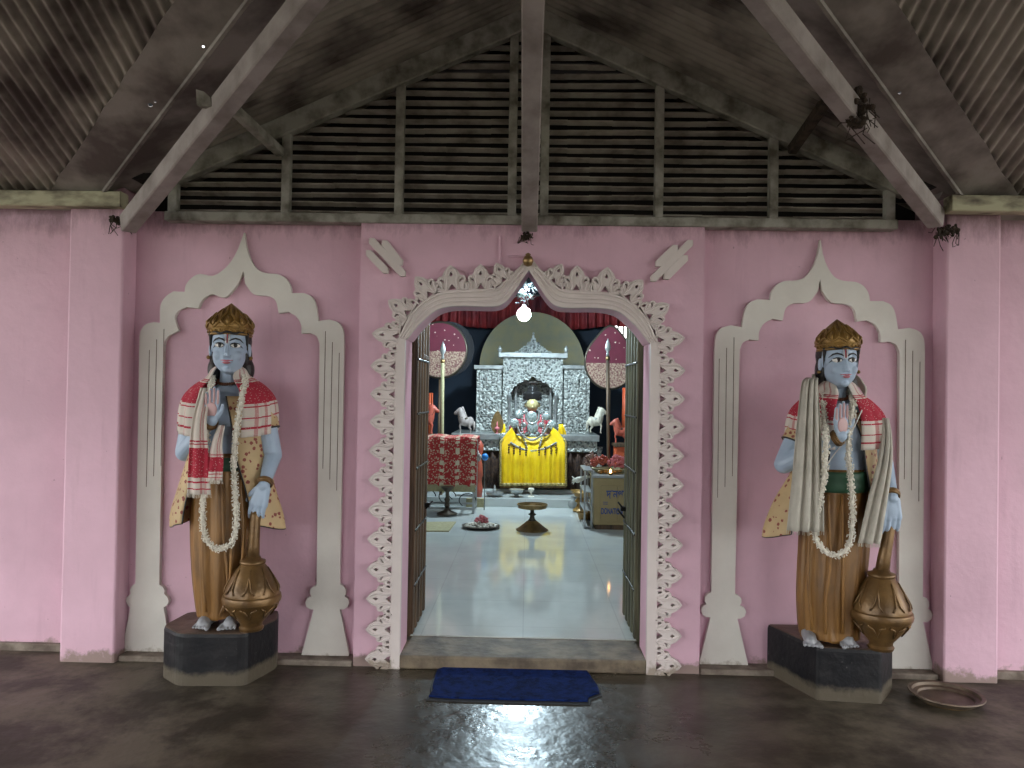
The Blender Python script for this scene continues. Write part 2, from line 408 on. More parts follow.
def empty(name, loc, rz=0):
    o = bpy.data.objects.new(name, None); col.objects.link(o); o.location = loc; o.rotation_euler = (0, 0, rz)
    o.empty_display_size = .05; return o
def copytree(o, parent=None):
    c = o.copy(); col.objects.link(c)
    if parent is not None: c.parent = parent
    for ch in list(o.children): copytree(ch, c)
    return c

# ================================================================== SETTING
YN, YB, YP, YO, YBK = 4.38, 4.28, 4.24, 4.43, 4.50     # niche wall, door bay, pilasters, outer wall, back of wall
ZT = 2.435
X0 = P(357, 450, YB).x; X1 = P(702, 450, YB).x
XL0, XL1 = P(64, 450, YP).x, P(119, 450, YP).x
XR0, XR1 = P(945, 450, YP).x, P(1000, 450, YP).x

# door opening outline, traced on the left, mirrored
inner = [(407.6, 339.6), (418.6, 326), (433, 313), (444, 308), (459.6, 306.4), (484, 307), (497, 306.4), (506, 302), (515, 291), (523, 279)]
I = [P(x, y, YB) for x, y in inner]; I = [(p.x, p.z) for p in I]
zs = I[0][1]; apex = (0, P(528, 271, YB).z)
xo = P(405.5, 380, YB).x
def smooth2(pts, n=4): return [(p.x, p.y) for p in cat([Vector((x, z, 0)) for x, z in pts], n)]
arcL = smooth2(I + [apex])
arcL = arcL[:-1]
openL = [(xo, -.02), (xo, zs)] + arcL
openR = [(-x, z) for x, z in openL][::-1]
OPEN = openL + [apex] + openR
bay = [(X0, -.02)] + OPEN + [(X1, -.02), (X1, ZT), (X0, ZT)]
b = MB(); b.prism(bay, YB, YBK)
# niche walls
for xa, xb in ((XL1 - .02, X0), (X1, XR0 + .02)):
    b.box(((xa + xb) / 2, (YN + YBK) / 2, 1.25), (xb - xa, YBK - YN, 2.52))
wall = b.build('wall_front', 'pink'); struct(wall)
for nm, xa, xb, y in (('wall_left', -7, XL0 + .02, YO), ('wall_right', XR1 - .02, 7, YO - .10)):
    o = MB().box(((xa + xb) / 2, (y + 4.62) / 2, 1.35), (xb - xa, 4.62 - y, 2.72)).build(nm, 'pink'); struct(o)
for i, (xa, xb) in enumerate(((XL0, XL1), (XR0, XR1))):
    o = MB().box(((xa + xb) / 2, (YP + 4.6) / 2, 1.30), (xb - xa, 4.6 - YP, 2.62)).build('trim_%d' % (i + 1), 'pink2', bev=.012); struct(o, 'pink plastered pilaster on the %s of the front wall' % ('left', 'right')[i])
# dusty base strip where wall meets floor
b = MB()
for xa, xb, y in ((-7, XL0, YO), (XR1, 7, YO - .1)):
    b.box(((xa + xb) / 2, y - .012, .018), (xb - xa, .03, .05))
for xa, xb in ((XL1, X0), (X1, XR0)):
    b.box(((xa + xb) / 2, YN - .05, .012), (xb - xa - .01, .12, .036))
o = b.build('baseboard_front', 'kerb', bev=.008); struct(o)
# porch floor
o = MB().box((0, -1.2, -.05), (14, 11.6, .1)).build('floor', 'porch'); struct(o)
o = MB().box((0, 0, -.6), (120, 120, .1)).build('ground', 'ground'); struct(o)
# threshold
o = MB().box((0, (4.25 + 4.62) / 2, .036), (X1 * 0 + 1.40, .37, .074)).build('trim_3', 'stone', bev=.012); struct(o, 'worn stone doorsill')
# ---- inner room
IX, IY = 2.45, 12.2; IZ = 3.3
o = MB().box((0, (4.6 + IY) / 2, .03), (2 * IX, IY - 4.6, .1)).build('floor.001', 'marble'); struct(o)
o = MB().box((-IX - .05, (4.5 + IY) / 2, IZ / 2), (.1, IY - 4.5 + .1, IZ)).build('wall_inner_left', 'cream_wall'); struct(o)
o = MB().box((IX + .05, (4.5 + IY) / 2, IZ / 2), (.1, IY - 4.5 + .1, IZ)).build('wall_inner_right', 'cream_wall'); struct(o)
# back wall with a small opening top right
va, vb = P(613, 338, IY), P(629, 322, IY)
rect = lambda a, c, z0, z1: [(a, z0), (c, z0), (c, z1), (a, z1)]
o = MB().prism([rect(-IX, IX, 0, IZ), rect(va.x, vb.x, va.z, vb.z)], IY, IY + .12).build('wall_back', 'navy'); struct(o)
wf = empty('window_1', ((va.x + vb.x) / 2, IY, va.z)); struct(wf)
for k in range(4):
    x = va.x + (vb.x - va.x) * (k + .0) / 3.0 - (va.x + vb.x) / 2
    MB().box((x, .03, (vb.z - va.z) / 2), (.022, .03, vb.z - va.z)).build('window_bar', 'wood', wf)
o = MB().box((0, (4.45 + IY) / 2, IZ + .05), (2 * IX + .2, IY - 4.4, .1)).build('ceiling', 'ceil_in'); struct(o)
# wall above the door between porch roof and room, near-black for the shade behind louvres
gz = lambda x: 3.656 - .46 * abs(x)
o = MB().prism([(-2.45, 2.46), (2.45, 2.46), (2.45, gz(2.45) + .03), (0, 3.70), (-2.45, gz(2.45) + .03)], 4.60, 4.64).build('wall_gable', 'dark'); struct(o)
o = MB().box((0, 4.57, 2.0), (0.01, .01, .01))
b = MB(); b.prism([rect(-2.5, 2.5, 0.0, 2.52), [(-x * 1.0, z) for x, z in rect(-.72, .72, .05, 2.30)]], 4.50, 4.60)
struct(b.build('wall_front_inner', 'cream_wall'))

# ---- roofs
def wave(t): return .0115 * math.sin(2 * PI * t / .060)
HZ = 3.656
VX, VY0, VY1, VZ = 2.33, 2.11, 4.20, 2.585
ms = (HZ - VZ) / (VY1 - VY0); mc = (HZ - VZ) / VX
SW = .29                                            # flashing width measured along X
RY = .9                                             # ridge of the porch hall
main_z = lambda y: HZ + ms * (VY0 - y)
cross_z = lambda x: HZ - mc * abs(x)
for sgn in (-1, 1):
    # slope falling towards the wall
    b = MB(); cols = []
    n = int(7.0 / .010)
    xs = [k * .010 for k in range(n)]
    prev = False
    for x in xs:
        xx = max(x - SW * .80, 0)
        y1 = min(VY0 + xx * (VY1 - VY0) / VX, 4.25)
        if x < SW * .9: y1 = VY0 - .0
        vs = [(sgn * x, RY, main_z(RY) + wave(x)), (sgn * x, (RY + y1) / 2, main_z((RY + y1) / 2) + wave(x)), (sgn * x, y1, main_z(y1) + wave(x))]
        o_ = len(b.v); b.v += vs
        if prev: b.f += [(o_-3, o_, o_+1, o_-2), (o_-2, o_+1, o_+2, o_-1)]
        prev = True
    struct(b.build('ceiling_slope', 'roof', smooth=True), 'corrugated roof slope falling to the front wall')
    # cross gable slopes
    b = MB(); prev = False; y = VY0
    while y < 4.62:
        xe = min(max((y - VY0) / (VY1 - VY0) * VX - SW * .80, 0.02), VX + .15)
        if y > VY1: xe = VX + .1
        vs = [(0, y, HZ + wave(y)), (sgn * xe / 2, y, cross_z(xe / 2) + wave(y)), (sgn * xe, y, cross_z(xe) + wave(y))]
        o_ = len(b.v); b.v += vs
        if prev: b.f += [(o_-3, o_, o_+1, o_-2), (o_-2, o_+1, o_+2, o_-1)]
        prev = True; y += .010
    struct(b.build('ceiling_gable_slope', 'roof', smooth=True), 'corrugated slope of the small gable roof')
    # valley sheet: two flat wings meeting in a fold, tiny rust holes
    A = Vector((sgn * VX * 1.07, VY1 + .146, VZ - .075)); B = Vector((0, VY0, HZ))
    wing_main = [A, B, B + Vector((0, -SW * .9, ms * SW * .9)), A + Vector((sgn * SW, 0, 0))]
    wing_cross = [A, B, B + Vector((0, 0.35, 0)), A + Vector((-sgn * SW, 0, mc * SW))]
    b = MB()
    for q, (w, holes) in enumerate(((wing_main, [(.29, .28, .014), (.30, .24, .006), (.43, .12, .007), (.66, .3, .006)] if sgn < 0 else [(.34, .18, .009)]),
                     (wing_cross, [] if sgn < 0 else [(.42, .8, .022), (.46, .86, .016), (.36, .9, .007)]))):
        e1 = (w[1] - w[0]); L = e1.length; e1.normalize(); nn = e1.cross(w[3] - w[0]).normalized(); e2 = nn.cross(e1)
        if nn.z < 0: nn = -nn
        org = w[0] - nn * .012
        to2 = lambda p: ((p - w[0]).dot(e1), (p - w[0]).dot(e2))
        raw = [to2(p) for p in w]
        edge = []
        (ax, ay), (bx, by) = raw[2], raw[3]
        for k in range(0, 31):
            t = k / 30; j = (.006 if q == 0 else .004) * random.uniform(-1, 1)
            edge.append((ax + (bx - ax) * t, ay + (by - ay) * t + j))
        outer = [raw[0], raw[1]] + edge
        wid = raw[3][1]
        hl = []
        for (t, s_, r_) in holes:
            cx, cy = t * L, wid * s_
            hl.append([(cx + r_ * math.cos(a * PI / 4) * random.uniform(.7, 1.3), cy + r_ * math.sin(a * PI / 4) * random.uniform(.6, 1)) for a in range(8)])
        b.prism([outer] + hl, 0, .004, fn=lambda x, y_, z: org + e1 * x + e2 * z + nn * y_)
    # the rolled lip along the fold
    b.tube([A + Vector((0, 0, -.02)), B + Vector((0, 0, -.02))], .014, 6)
    struct(b.build('trim_4' if sgn < 0 else 'trim_5', 'flash'), 'flat sheet metal roof valley on the %s' % ('left' if sgn < 0 else 'right'))
# far slope of the hall behind the camera
b = MB(); prev = False
for k in range(0, 560):
    x = -7.1 + k * .0254
    vs = [(x, RY, main_z(RY) + wave(x)), (x, -2.4, main_z(RY) - ms * 3.3 + wave(x))]
    o_ = len(b.v); b.v += vs
    if prev: b.f.append((o_-2, o_, o_+1, o_-1))
    prev = True
struct(b.build('ceiling_rear_slope', 'roof'))

# ---- timber: gable truss with louvres
gx0, gx1 = P(170, 222, 4.32).x, P(892, 230, 4.32).x
zsill = 2.462
gab = empty('window_2', (0, 4.31, zsill)); struct(gab, 'louvred gable vent over the door bay')
MB().box(((gx0 + gx1) / 2, 0, -.0), (gx1 - gx0 + .02, .09, .052)).build('sill', 'rafter', gab, bev=.006)
gpost = [(175, 196), (287, 160), (399.5, 100), (512, 50), (544, 50), (658, 105), (772, 160), (888, 200)]
rz = lambda x: 3.535 - .452 * abs(x)        # underside of gable rafter
for i, (px, py) in enumerate(gpost):
    x = P(px, 200, 4.31).x; w = .047 if i not in (0, 7) else .05
    zt = rz(x) + .02
    MB().box((x, -.012, (zt - zsill) / 2 + .01), (w, .05, max(zt - zsill, .06))).build('post', 'rafter', gab, bev=.004)
for sgn in (-1, 1):
    MB().beam((sgn * 2.06, -.025, rz(2.06) + .06 - zsill), (0.0, -.025, rz(0) + .055 - zsill), .07, .12, up=(0, -.0, 1)).build('rafter', 'rafter', gab)
bays = [(0, 1), (1, 2), (2, 3), (4, 5), (5, 6), (6, 7), (3, 4)]
for a, c in bays:
    xa, xb = P(gpost[a][0], 200, 4.32).x, P(gpost[c][0], 200, 4.32).x
    b = MB(); z = .045
    rot = Matrix.Rotation(R(-22), 3, 'X')
    while True:
        zz = z + zsill
        if zz > 3.54: break
        lo, hi = xa, xb
        lim = (3.56 - zz) / .452
        lo = max(lo, -lim); hi = min(hi, lim)
        if hi - lo > .03:
            tilt = random.uniform(-.003, .003)
            nseg = 5; cx = [(lo + (hi - lo) * k / nseg) for k in range(nseg + 1)]
            for k in range(nseg):
                b.box(((cx[k] + cx[k+1]) / 2, .055, z + tilt * (k - 2) / 2 + random.uniform(-.001, .001)), (cx[k+1] - cx[k] + .001, .036, .009), rot)
        z += .0525
    b.build('louvre_panel', 'louvre', gab)

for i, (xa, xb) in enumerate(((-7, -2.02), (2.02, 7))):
    struct(MB().box(((xa + xb) / 2, 4.36, 2.66), (xb - xa, .34, .03)).build('trim_%d' % (24 + i), 'dark'))  # dark covers added to block light leaking in above the eaves
# ---- beams under the valleys
node = Vector((0, VY0, 3.365))
for i, sgn in enumerate((-1, 1)):
    foot = Vector((P(128 if sgn < 0 else 936, 224 if sgn < 0 else 219, 4.2)))
    nd = foot + (node - foot) * .98
    b = MB().beam(foot, nd, .08, .10)
    struct(b.build('trim_%d' % (6 + i), 'beam'), 'sloping grey hip beam on the %s' % ('left', 'right')[i])
def on_beam(sgn, px):
    foot = Vector((P(128 if sgn < 0 else 936, 224 if sgn < 0 else 219, 4.2)))
    best = None
    for q in range(400):
        p = foot + (node - foot) * q / 400; d = ROT.transposed() @ (p - CAM); x = 512 + F * d.x / -d.z
        if best is None or abs(x - px) < best[0]: best = (abs(x - px), p)
    return best[1]
b = MB().beam((0, 4.30, 2.43), node + Vector((0, 0, 0)), .088, .075)
struct(b.build('trim_8', 'beam'), 'grey centre beam rising from above the doorway')
# short braces from the beams to the gable rafters
for (p, q, i) in (((228, 104), (280, 152), 9), ((838, 84), (792, 150), 10)):
    a = P(*p, 3.75); c = P(*q, 4.27)
    struct(MB().beam(a, c, .05, .05).build('trim_%d' % i, 'rafter' if i == 9 else 'nest'))
# eave timbers on both sides
for i, (x0, x1, z, y) in enumerate(((-6.9, P(124, 204, 4.22).x, P(60, 200, 4.22).z, 4.22), (P(948, 205, 4.15).x, 6.9, P(985, 205, 4.15).z, 4.15))):
    b = MB().beam((x0, y, z), (x1, y, z), .09, .085)
    struct(b.build('trim_%d' % (11 + i), 'eave'), 'weathered eave timber over the wall')
    b = MB(); b.tube([(x0, y + .10, z + .11), (x1 - (.10 if i == 0 else -.0), y + .10, z + .11)], .055, 12)
    struct(b.build('trim_%d' % (13 + i), 'flash'))
# hall posts behind the camera that carry the roof, and a ridge
b = MB().beam((-7, RY, main_z(RY) - .06), (7, RY, main_z(RY) - .06), .1, .12); struct(b.build('trim_15', 'beam'))
for k, x in enumerate((-6.6, -2.2, 2.2, 6.6)):
    struct(MB().box((x, -2.3, 1.25), (.2, .2, 2.5)).build('trim_%d' % (16 + k), 'pink2', bev=.01))
# nests / cobweb clumps
def clump(name, c, r, n, label, s=(1, 1, 1)):
    b = MB()
    for k in range(n * 4):
        d = Vector((random.gauss(0, 1) * s[0], random.gauss(0, 1) * s[1], random.gauss(0, 1) * s[2])) * r * .40
        b.ell(Vector(c) + d, (r * random.uniform(.10, .26), r * random.uniform(.10, .26), r * random.uniform(.10, .3)), None, 7, 5)
    for k in range(n):
        p = Vector(c) + Vector((random.uniform(-1, 1) * s[0], random.uniform(-.5, .5), random.uniform(-.6, .6) * s[2])) * r
        b.tube([p, p + Vector((random.uniform(-.4, .4), random.uniform(-.3, .3), random.uniform(-1.3, -.2))) * r, p + Vector((random.uniform(-.8, .8), random.uniform(-.3, .3), random.uniform(-1.8, -.3))) * r], .0022, 4)
    o = b.build(name, 'nest', smooth=False); tag(o, label, 'nest'); return o
clump('insect_nest', on_beam(1, 852) + Vector((.01, -.03, 0)), .075, 22, 'brown crusty nest clump stuck on the right sloping beam', (.7, .7, 1.3))
clump('insect_nest', P(946, 231, 4.20), .055, 14, 'dark debris and cobweb clump at the foot of the right sloping beam', (1.4, .6, .7))
clump('insect_nest', P(527, 236, 4.27), .035, 12, 'dark cobweb clump under the lower end of the centre beam', (1.2, .6, .7))
clump('insect_nest', P(120, 220, 4.19), .045, 12, 'dark debris clump at the foot of the left sloping beam', (1.6, .6, .5))
o = MB().prism([(-.03, -.03), (.035, -.035), (.03, .005), (-.0, .03), (-.035, .04)], -.02, .02).build('bracket_plate', 'rafter', loc=on_beam(-1, 222) + Vector((-.075, 0, .03))); tag(o, 'small pale block fixed on top of the left sloping beam', 'bracket')

# ================================================================== DOOR SURROUND
outer = [(399.8, 338.5), (407.6, 321), (417.5, 307.5), (433, 296.5), (448.5, 292), (470.7, 291), (492.8, 290), (501.7, 285), (512, 274.5), (519, 268), (526, 259)]
O = [P(x, y, YB) for x, y in outer]; O = [(p.x, p.z) for p in O]
xo2 = P(397.2, 380, YB).x
outL = [(xo2, .0), (xo2, O[0][1])] + smooth2(O, 4)
full_o = outL + [(0, O[-1][1] + .005)] + [(-x, z) for x, z in outL][::-1]
full_i = [(x, max(z, 0)) for x, z in OPEN]
sur = empty('door_surround', (0, YB, 0))
tag(sur, 'carved off-white plaster surround with leaf motifs framing the doorway', 'door surround')
b = MB(); b.prism(full_o + full_i[::-1], -.035, .002)
b.build('frame_band', 'carved', sur, bev=.003)
# raised ribs along the arch part
def interp(a, c, t): return [(p[0] + (q[0] - p[0]) * t, p[1] + (q[1] - p[1]) * t) for p, q in zip(a, c)]
def resamp(pts, n):
    d = [0]
    for p, q in zip(pts, pts[1:]): d.append(d[-1] + math.dist(p, q))
    out = []
    for k in range(n):
        s = d[-1] * k / (n - 1); i = 0
        while i < len(d) - 2 and d[i+1] < s: i += 1
        t = (s - d[i]) / max(d[i+1] - d[i], 1e-9)
        out.append((pts[i][0] + (pts[i+1][0] - pts[i][0]) * t, pts[i][1] + (pts[i+1][1] - pts[i][1]) * t))
    return out
oi = resamp(smooth2(O, 4), 48); ii = resamp(smooth2(I + [apex], 4), 48)
for s in (-1, 1):
    for t in (.12, .42, .70):
        q = interp(oi, ii, t)[:-2]
        MB().tube([(-s * x, -.035, z) for x, z in q], .0062, 8).build('rib', 'carved', sur, smooth=True)
# motif
U = 1 / (F / YB)
def motif_mb():
    h = [(26, 0), (23.6, 3.2), (20, 6.2), (16.5, 7.6), (15.2, 8.6), (15.2, 10.6), (13.6, 12.4), (11.2, 12.8), (9.4, 12.4), (8.4, 14.7), (0, 14.7)]
    out = h + [(u, -v) for u, v in h[1:]][::-1]
    holes = [[(14.0, 0), (16.2, -1.7), (19.5, 0), (16.2, 1.7)], [(1.2, 3.9), (7.2, 0), (1.2, -3.9)]]
    for s in (1, -1):
        holes.append([(8.2, s*6.6), (10.6, s*6.9), (12.2, s*8.6), (11.6, s*10.6), (10.6, s*10.4), (10.6, s*8.9), (9.4, s*8.0)])
        holes.append([(2.2, s*10.6), (6.2, s*11.6), (5.2, s*13.4), (2.2, s*13.6)])
    def inset(p): return (p[0] * U, p[1] * U)
    b = MB(); b.prism([[inset(p) for p in out]] + [[inset(p) for p in h_] for h_ in holes], -.034, .001,
                      fn=lambda x, y, z: Vector((x, y, z)))
    def cur(pts, r): b.tube([(x * U, -.034, z * U) for x, z in pts], r * U, 6)
    for s in (1, -1):
        cur([(1, s*5.5), (5, s*4.6), (9, s*4.2), (13, s*5.0), (17, s*5.0), (20.5, s*3.8), (23.5, s*.8)], 1.15)
        cur([(2, s*8.0), (5, s*9.2), (8, s*9.8), (9.5, s*11), (11.5, s*11.6), (13.4, s*10.6), (13.6, s*8.6), (12, s*7.4)], 1.1)
        cur([(1, s*14.4), (4.5, s*14.6), (7.5, s*13.4)], 1.0)
    return b
M0 = motif_mb().build('leaf_motif', 'carved', sur, smooth=False, bev=.0012)
first = True
def place_motif(base, tip, sc_=1.0):
    global first
    o = M0 if first else M0.copy()
    if not first: col.objects.link(o); o.parent = sur
    first = False
    d = Vector((tip[0] - base[0], 0, tip[1] - base[1])); L = d.length; d.normalize()
    a = math.atan2(-d.z, d.x)
    o.location = (base[0], -.002, base[1]); o.rotation_euler = (0, a, 0)
    o.scale = (L / (26 * U), 1, sc_)
zt_ = [P(372, y, YB).z for y in (366, 394, 421.5, 450, 479, 509, 538, 568, 597, 627.5, 657)]
for s in (1, -1):
    for z in zt_: place_motif((s * xo2, z), (s * (xo2 - .143), z))
    for bs, tp, k in (((401, 337), (373, 334), 1), ((411, 315), (389, 301), .95), ((432, 297.5), (416, 277.5), .98), ((453, 292), (451, 266), 1.12), ((481, 291), (481, 265), 1.0), ((505, 283), (496, 264), .8)):
        p, q = P(*bs, YB), P(*tp, YB)
        place_motif((s * p.x, p.z), (s * q.x, q.z), k)
# pink conduit and knob above the apex
b = MB(); a0 = P(500, 262, YB); a1 = P(500, 236, YB); a2 = P(525, 257, YB)
b.beam((a0.x, -.008 + YB, a0.z - .0), (a1.x, YB - .008, a1.z), .014, .014, up=(0, 1, 0)); b.beam((a0.x + .045, YB - .008, a0.z + .03), (a2.x, YB - .008, a2.z), .012, .012, up=(0, 1, 0))
o = b.build('wall_conduit', 'pink2'); tag(o, 'thin pink painted conduit above the arch tip, left of the knob', 'conduit')
kb = P(528, 261, YB - .05)
kb = kb - Vector((0, YB, 0))
o = MB().lathe([(.006, -.03), (.022, -.022), (.03, 0), (.024, .02), (.012, .03), (.016, .036), (.003, .045)], kb, 20).build('knob', 'brass', sur, smooth=True); o['label'] = 'small dark brass knob at the arch tip'
b = MB().beam((kb.x, kb.y, kb.z), (kb.x, .01, kb.z), .012, .012, up=(1, 0, 0)).build('knob_pin', 'brass', o)

# diagonal bar reliefs
def bars(name, pts, label):
    r0 = P(pts[1][0][0], pts[1][0][1], YB); root = empty(name, (r0.x, YB, r0.z)); tag(root, label, 'wall relief')
    for (a, c) in pts:
        p, q = P(*a, YB) - root.location, P(*c, YB) - root.location
        d = (q - p).normalized(); nrm = Vector((-d.z, 0, d.x)); w = .021
        loop = [p, p + d * .02 + nrm * w, q - d * .02 + nrm * w, q, q - d * .02 - nrm * w, p + d * .02 - nrm * w]
        MB().prism([(v.x, v.z) for v in loop], -.03, .002).build('bar', 'carved', root, bev=.003)
bars('bar_relief', [((367, 251), (389, 274)), ((370, 239), (406, 277)), ((383, 241), (403, 266))], 'three slanting white plaster bars above left of the door arch')
bars('bar_relief', [((655, 267), (677, 246)), ((650, 282), (692, 241)), ((663, 280), (687, 256))], 'three slanting white plaster bars above right of the door arch')

# ================================================================== NICHE ARCHES
ho = [(246, 233.6), (247.8, 247), (251.7, 259), (258.8, 270), (268, 274), (279, 275), (287, 279), (291.6, 286), (293, 293.8), (305.6, 293.8), (313.4, 297.7), (317.3, 306), (319.7, 321.5), (330.6, 320), (340, 323.4), (344.6, 331), (345.5, 345), (341, 583), (345, 585), (347, 588.5), (347, 592.5), (345.6, 595), (349, 597), (350.4, 601), (349, 605.5), (345, 608), (341, 608), (350, 651), (349.5, 660)]
hi = [(244.6, 272), (247, 284), (255.6, 295), (269.7, 296.6), (277.5, 301.6), (280.3, 313.8), (290, 312.5), (297.8, 317), (302.5, 325), (302.8, 334), (311.9, 333.6), (318, 336.7), (321, 344), (318, 584), (314, 585.5), (311.5, 588.5), (311.5, 592.5), (313, 595), (308.5, 597), (306.6, 601), (308, 605.5), (312, 608), (315, 608), (301.5, 656)]
tip = P(246, 233.6, YN)
def rel(l):
    out = []
    for x, y in l:
        p = P(x, y, YN); out.append((p.x - tip.x, p.z))
    return out
Ho, Hi = rel(ho), rel(hi)
Hi[0] = (0, Hi[0][1]); Ho[0] = (0, Ho[0][1])
Ho[-1] = (Ho[-1][0], 0.0); Hi[-1] = (Hi[-1][0], 0.0)
def sm_part(l, a, c):
    """smooth points a..c"""
    return l[:a] + smooth2(l[a:c], 3) + l[c:]
Ho = sm_part(Ho, 13, 17); Ho = sm_part(Ho, 9, 13); Ho = Ho[:1] + smooth2(Ho[1:9], 3) + Ho[9:]
Hi = sm_part(Hi, 10, 13); Hi = sm_part(Hi, 6, 10); Hi = Hi[:1] + smooth2(Hi[1:6], 3) + Hi[6:]
loop = Ho + Hi[::-1]
# left half of the left arch, which is built less regularly
lo_ = [(246, 233.6), (240, 250), (234, 261), (226, 270), (215, 276.6), (202, 274.7), (193.4, 279), (188, 286), (187, 292.5), (176, 292), (168.4, 297), (163, 306), (162.5, 323.2), (156, 322.7), (148, 325), (142.7, 333), (141.9, 345), (138, 582), (134.2, 585), (132.6, 589), (133.5, 592.5), (129.4, 596), (128.6, 600), (130.5, 604), (133, 606), (124.8, 647), (123, 658)]
li_ = [(244.4, 272), (240, 284), (234, 292), (226, 298.4), (215, 295), (207.5, 298), (202.8, 303), (200.5, 309), (188.8, 307.8), (181, 311), (177, 318.8), (181, 331), (171.5, 336), (166.9, 342), (165.6, 352), (161.6, 583.4), (164.8, 585.5), (167, 589), (166.5, 592.5), (170, 596), (171, 600), (169.5, 604), (166, 606), (174, 655)]
Lo_, Li_ = rel(lo_), rel(li_); Lo_[0] = Ho[0]; Li_[0] = Hi[0]; Lo_[-1] = (Lo_[-1][0], 0.0); Li_[-1] = (Li_[-1][0], 0.0)
Lo_ = Lo_[:1] + smooth2(Lo_[1:9], 3) + smooth2(Lo_[9:13], 3) + smooth2(Lo_[13:17], 3) + Lo_[17:]
Li_ = Li_[:1] + smooth2(Li_[1:8], 3) + smooth2(Li_[8:12], 3) + smooth2(Li_[12:15], 3) + Li_[15:]
def make_arch(right, left):
    b = MB(); full = right[0][::-1] + left[0][1:] + left[1][::-1] + right[1][1:]
    b.prism(full, -.03, .002); o = b.build('niche_arch', 'white_plaster', bev=.004)
    for xs_, zb, zt_ in ((right[0], .95, 1.72), (left[0], .95, 1.72)):
        sg = 1 if xs_[-1][0] > 0 else -1
        for k, dx in enumerate((.05, .09, .13)):
            x = sg * (abs([p for p in xs_ if .4 < p[1]][-1][0]) - dx + .0)
            MB().box((x, -.0300, (zb + zt_) / 2 + .06 * k), (.0035, .003, zt_ - zb)).build('groove_line', 'kerb', o)
    return o
sym = (Ho, Hi); mir = ([(-x, z) for x, z in Ho], [(-x, z) for x, z in Hi])
arch1 = make_arch(sym, (Lo_, Li_)); arch1.location = (tip.x, YN, 0)
tag(arch1, 'white scalloped plaster arch on the wall behind the left statue', 'plaster arch')
arch2 = make_arch(sym, mir); arch2.location = (P(818, 300, YN).x, YN, 0)
tag(arch2, 'white scalloped plaster arch on the wall behind the right statue', 'plaster arch')

# ================================================================== MAT, PLATE
mp = [(427, 700), (432, 693), (431, 689), (436, 672), (447, 668), (452, 664.5), (470, 666), (500, 667.5), (530, 668), (560, 667), (575, 668.5), (588, 673), (593, 681), (599, 689), (601, 696), (590, 700), (589, 705), (560, 704.5), (500, 703), (450, 701.5)]
pts = [PZ(x, y, 0) for x, y in mp]; c = sum(pts, Vector()) / len(pts)
dm = empty('door_mat', (c.x, c.y, 0)); tag(dm, 'frayed blue doormat lying in front of the doorsill', 'doormat')
fn = lambda x, y, z: Vector((x, z, y))
ring = [((p - c).x, (p - c).y) for p in pts]
MB().prism([(x * 1.01, z * 1.02 - .004) for x, z in ring], .0, .006, fn=fn).build('rubber_backing', 'rubber', dm)
MB().prism([(x * .985, z * .95 + .006) for x, z in ring], .006, .016, fn=fn).build('pile', 'blue_mat', dm, bev=.003)
pc = PZ(946, 697, .02)
pl = empty('metal_plate', (pc.x, pc.y, 0)); tag(pl, 'round dull brass plate on the floor by the right pilaster', 'plate')
MB().lathe([(.0, .012), (.125, .012), (.13, .022), (.15, .026), (.155, .04), (.172, .043), (.174, .037), (.16, .032), (.135, .008), (.0, .006)], (0, 0, 0), 48).build('dish', 'oldbrass', pl, smooth=True, ang=40)
MB().lathe([(.11, .0), (.12, 0), (.125, .010), (.10, .0035)], (0, 0, 0), 40).build('foot_ring', 'brass', pl, smooth=True, ang=40)

# ================================================================== STATUES
def hand(b, wrist, d, nrm, thumb, size=1.0, curl=(.1, .1), spread=.0, bones=None):
    """d: wrist->fingers, nrm: palm normal (curl direction), thumb: direction of thumb side"""
    d = Vector(d).normalized(); n = Vector(nrm); n = (n - d * n.dot(d)).normalized()
    t = Vector(thumb); t = (t - d * t.dot(d) - n * t.dot(n)).normalized(); s = size; w = Vector(wrist)
    lens = [.072, .080, .074, .058]
    for i in range(4):
        off = (1.5 - i) * .0205 * s
        kn = w + d * (.088 - .004 * abs(i - 1)) * s + t * off
        b.cap(w + t * off * .6 + d * .01, kn, .015 * s, .0125 * s)
        p = kn; dd = d + t * (1.5 - i) * spread
        ang = 0
        for k, fr in enumerate((.45, .32, .23)):
            ang += curl[0] if k == 0 else curl[1]
            dv = (dd.normalized() * math.cos(ang) + n * math.sin(ang)).normalized()
            q = p + dv * lens[i] * fr * s
            b.cap(p, q, (.0092 - .0007 * k) * s, (.0086 - .0007 * k) * s, 10); p = q
    tb = w + t * .026 * s + d * .02 * s
    q = tb + (t * .62 + d * .7 + n * .25).normalized() * .042 * s
    b.cap(tb, q, .0145 * s, .0105 * s); q2 = q + (t * .25 + d * .95 + n * .2).normalized() * .032 * s
    b.cap(q, q2, .0100 * s, .0085 * s)
    b.ell(w + d * .05 * s + n * -.0, (.036 * s, .016 * s, .045 * s), Matrix((t, n, d)).transposed())

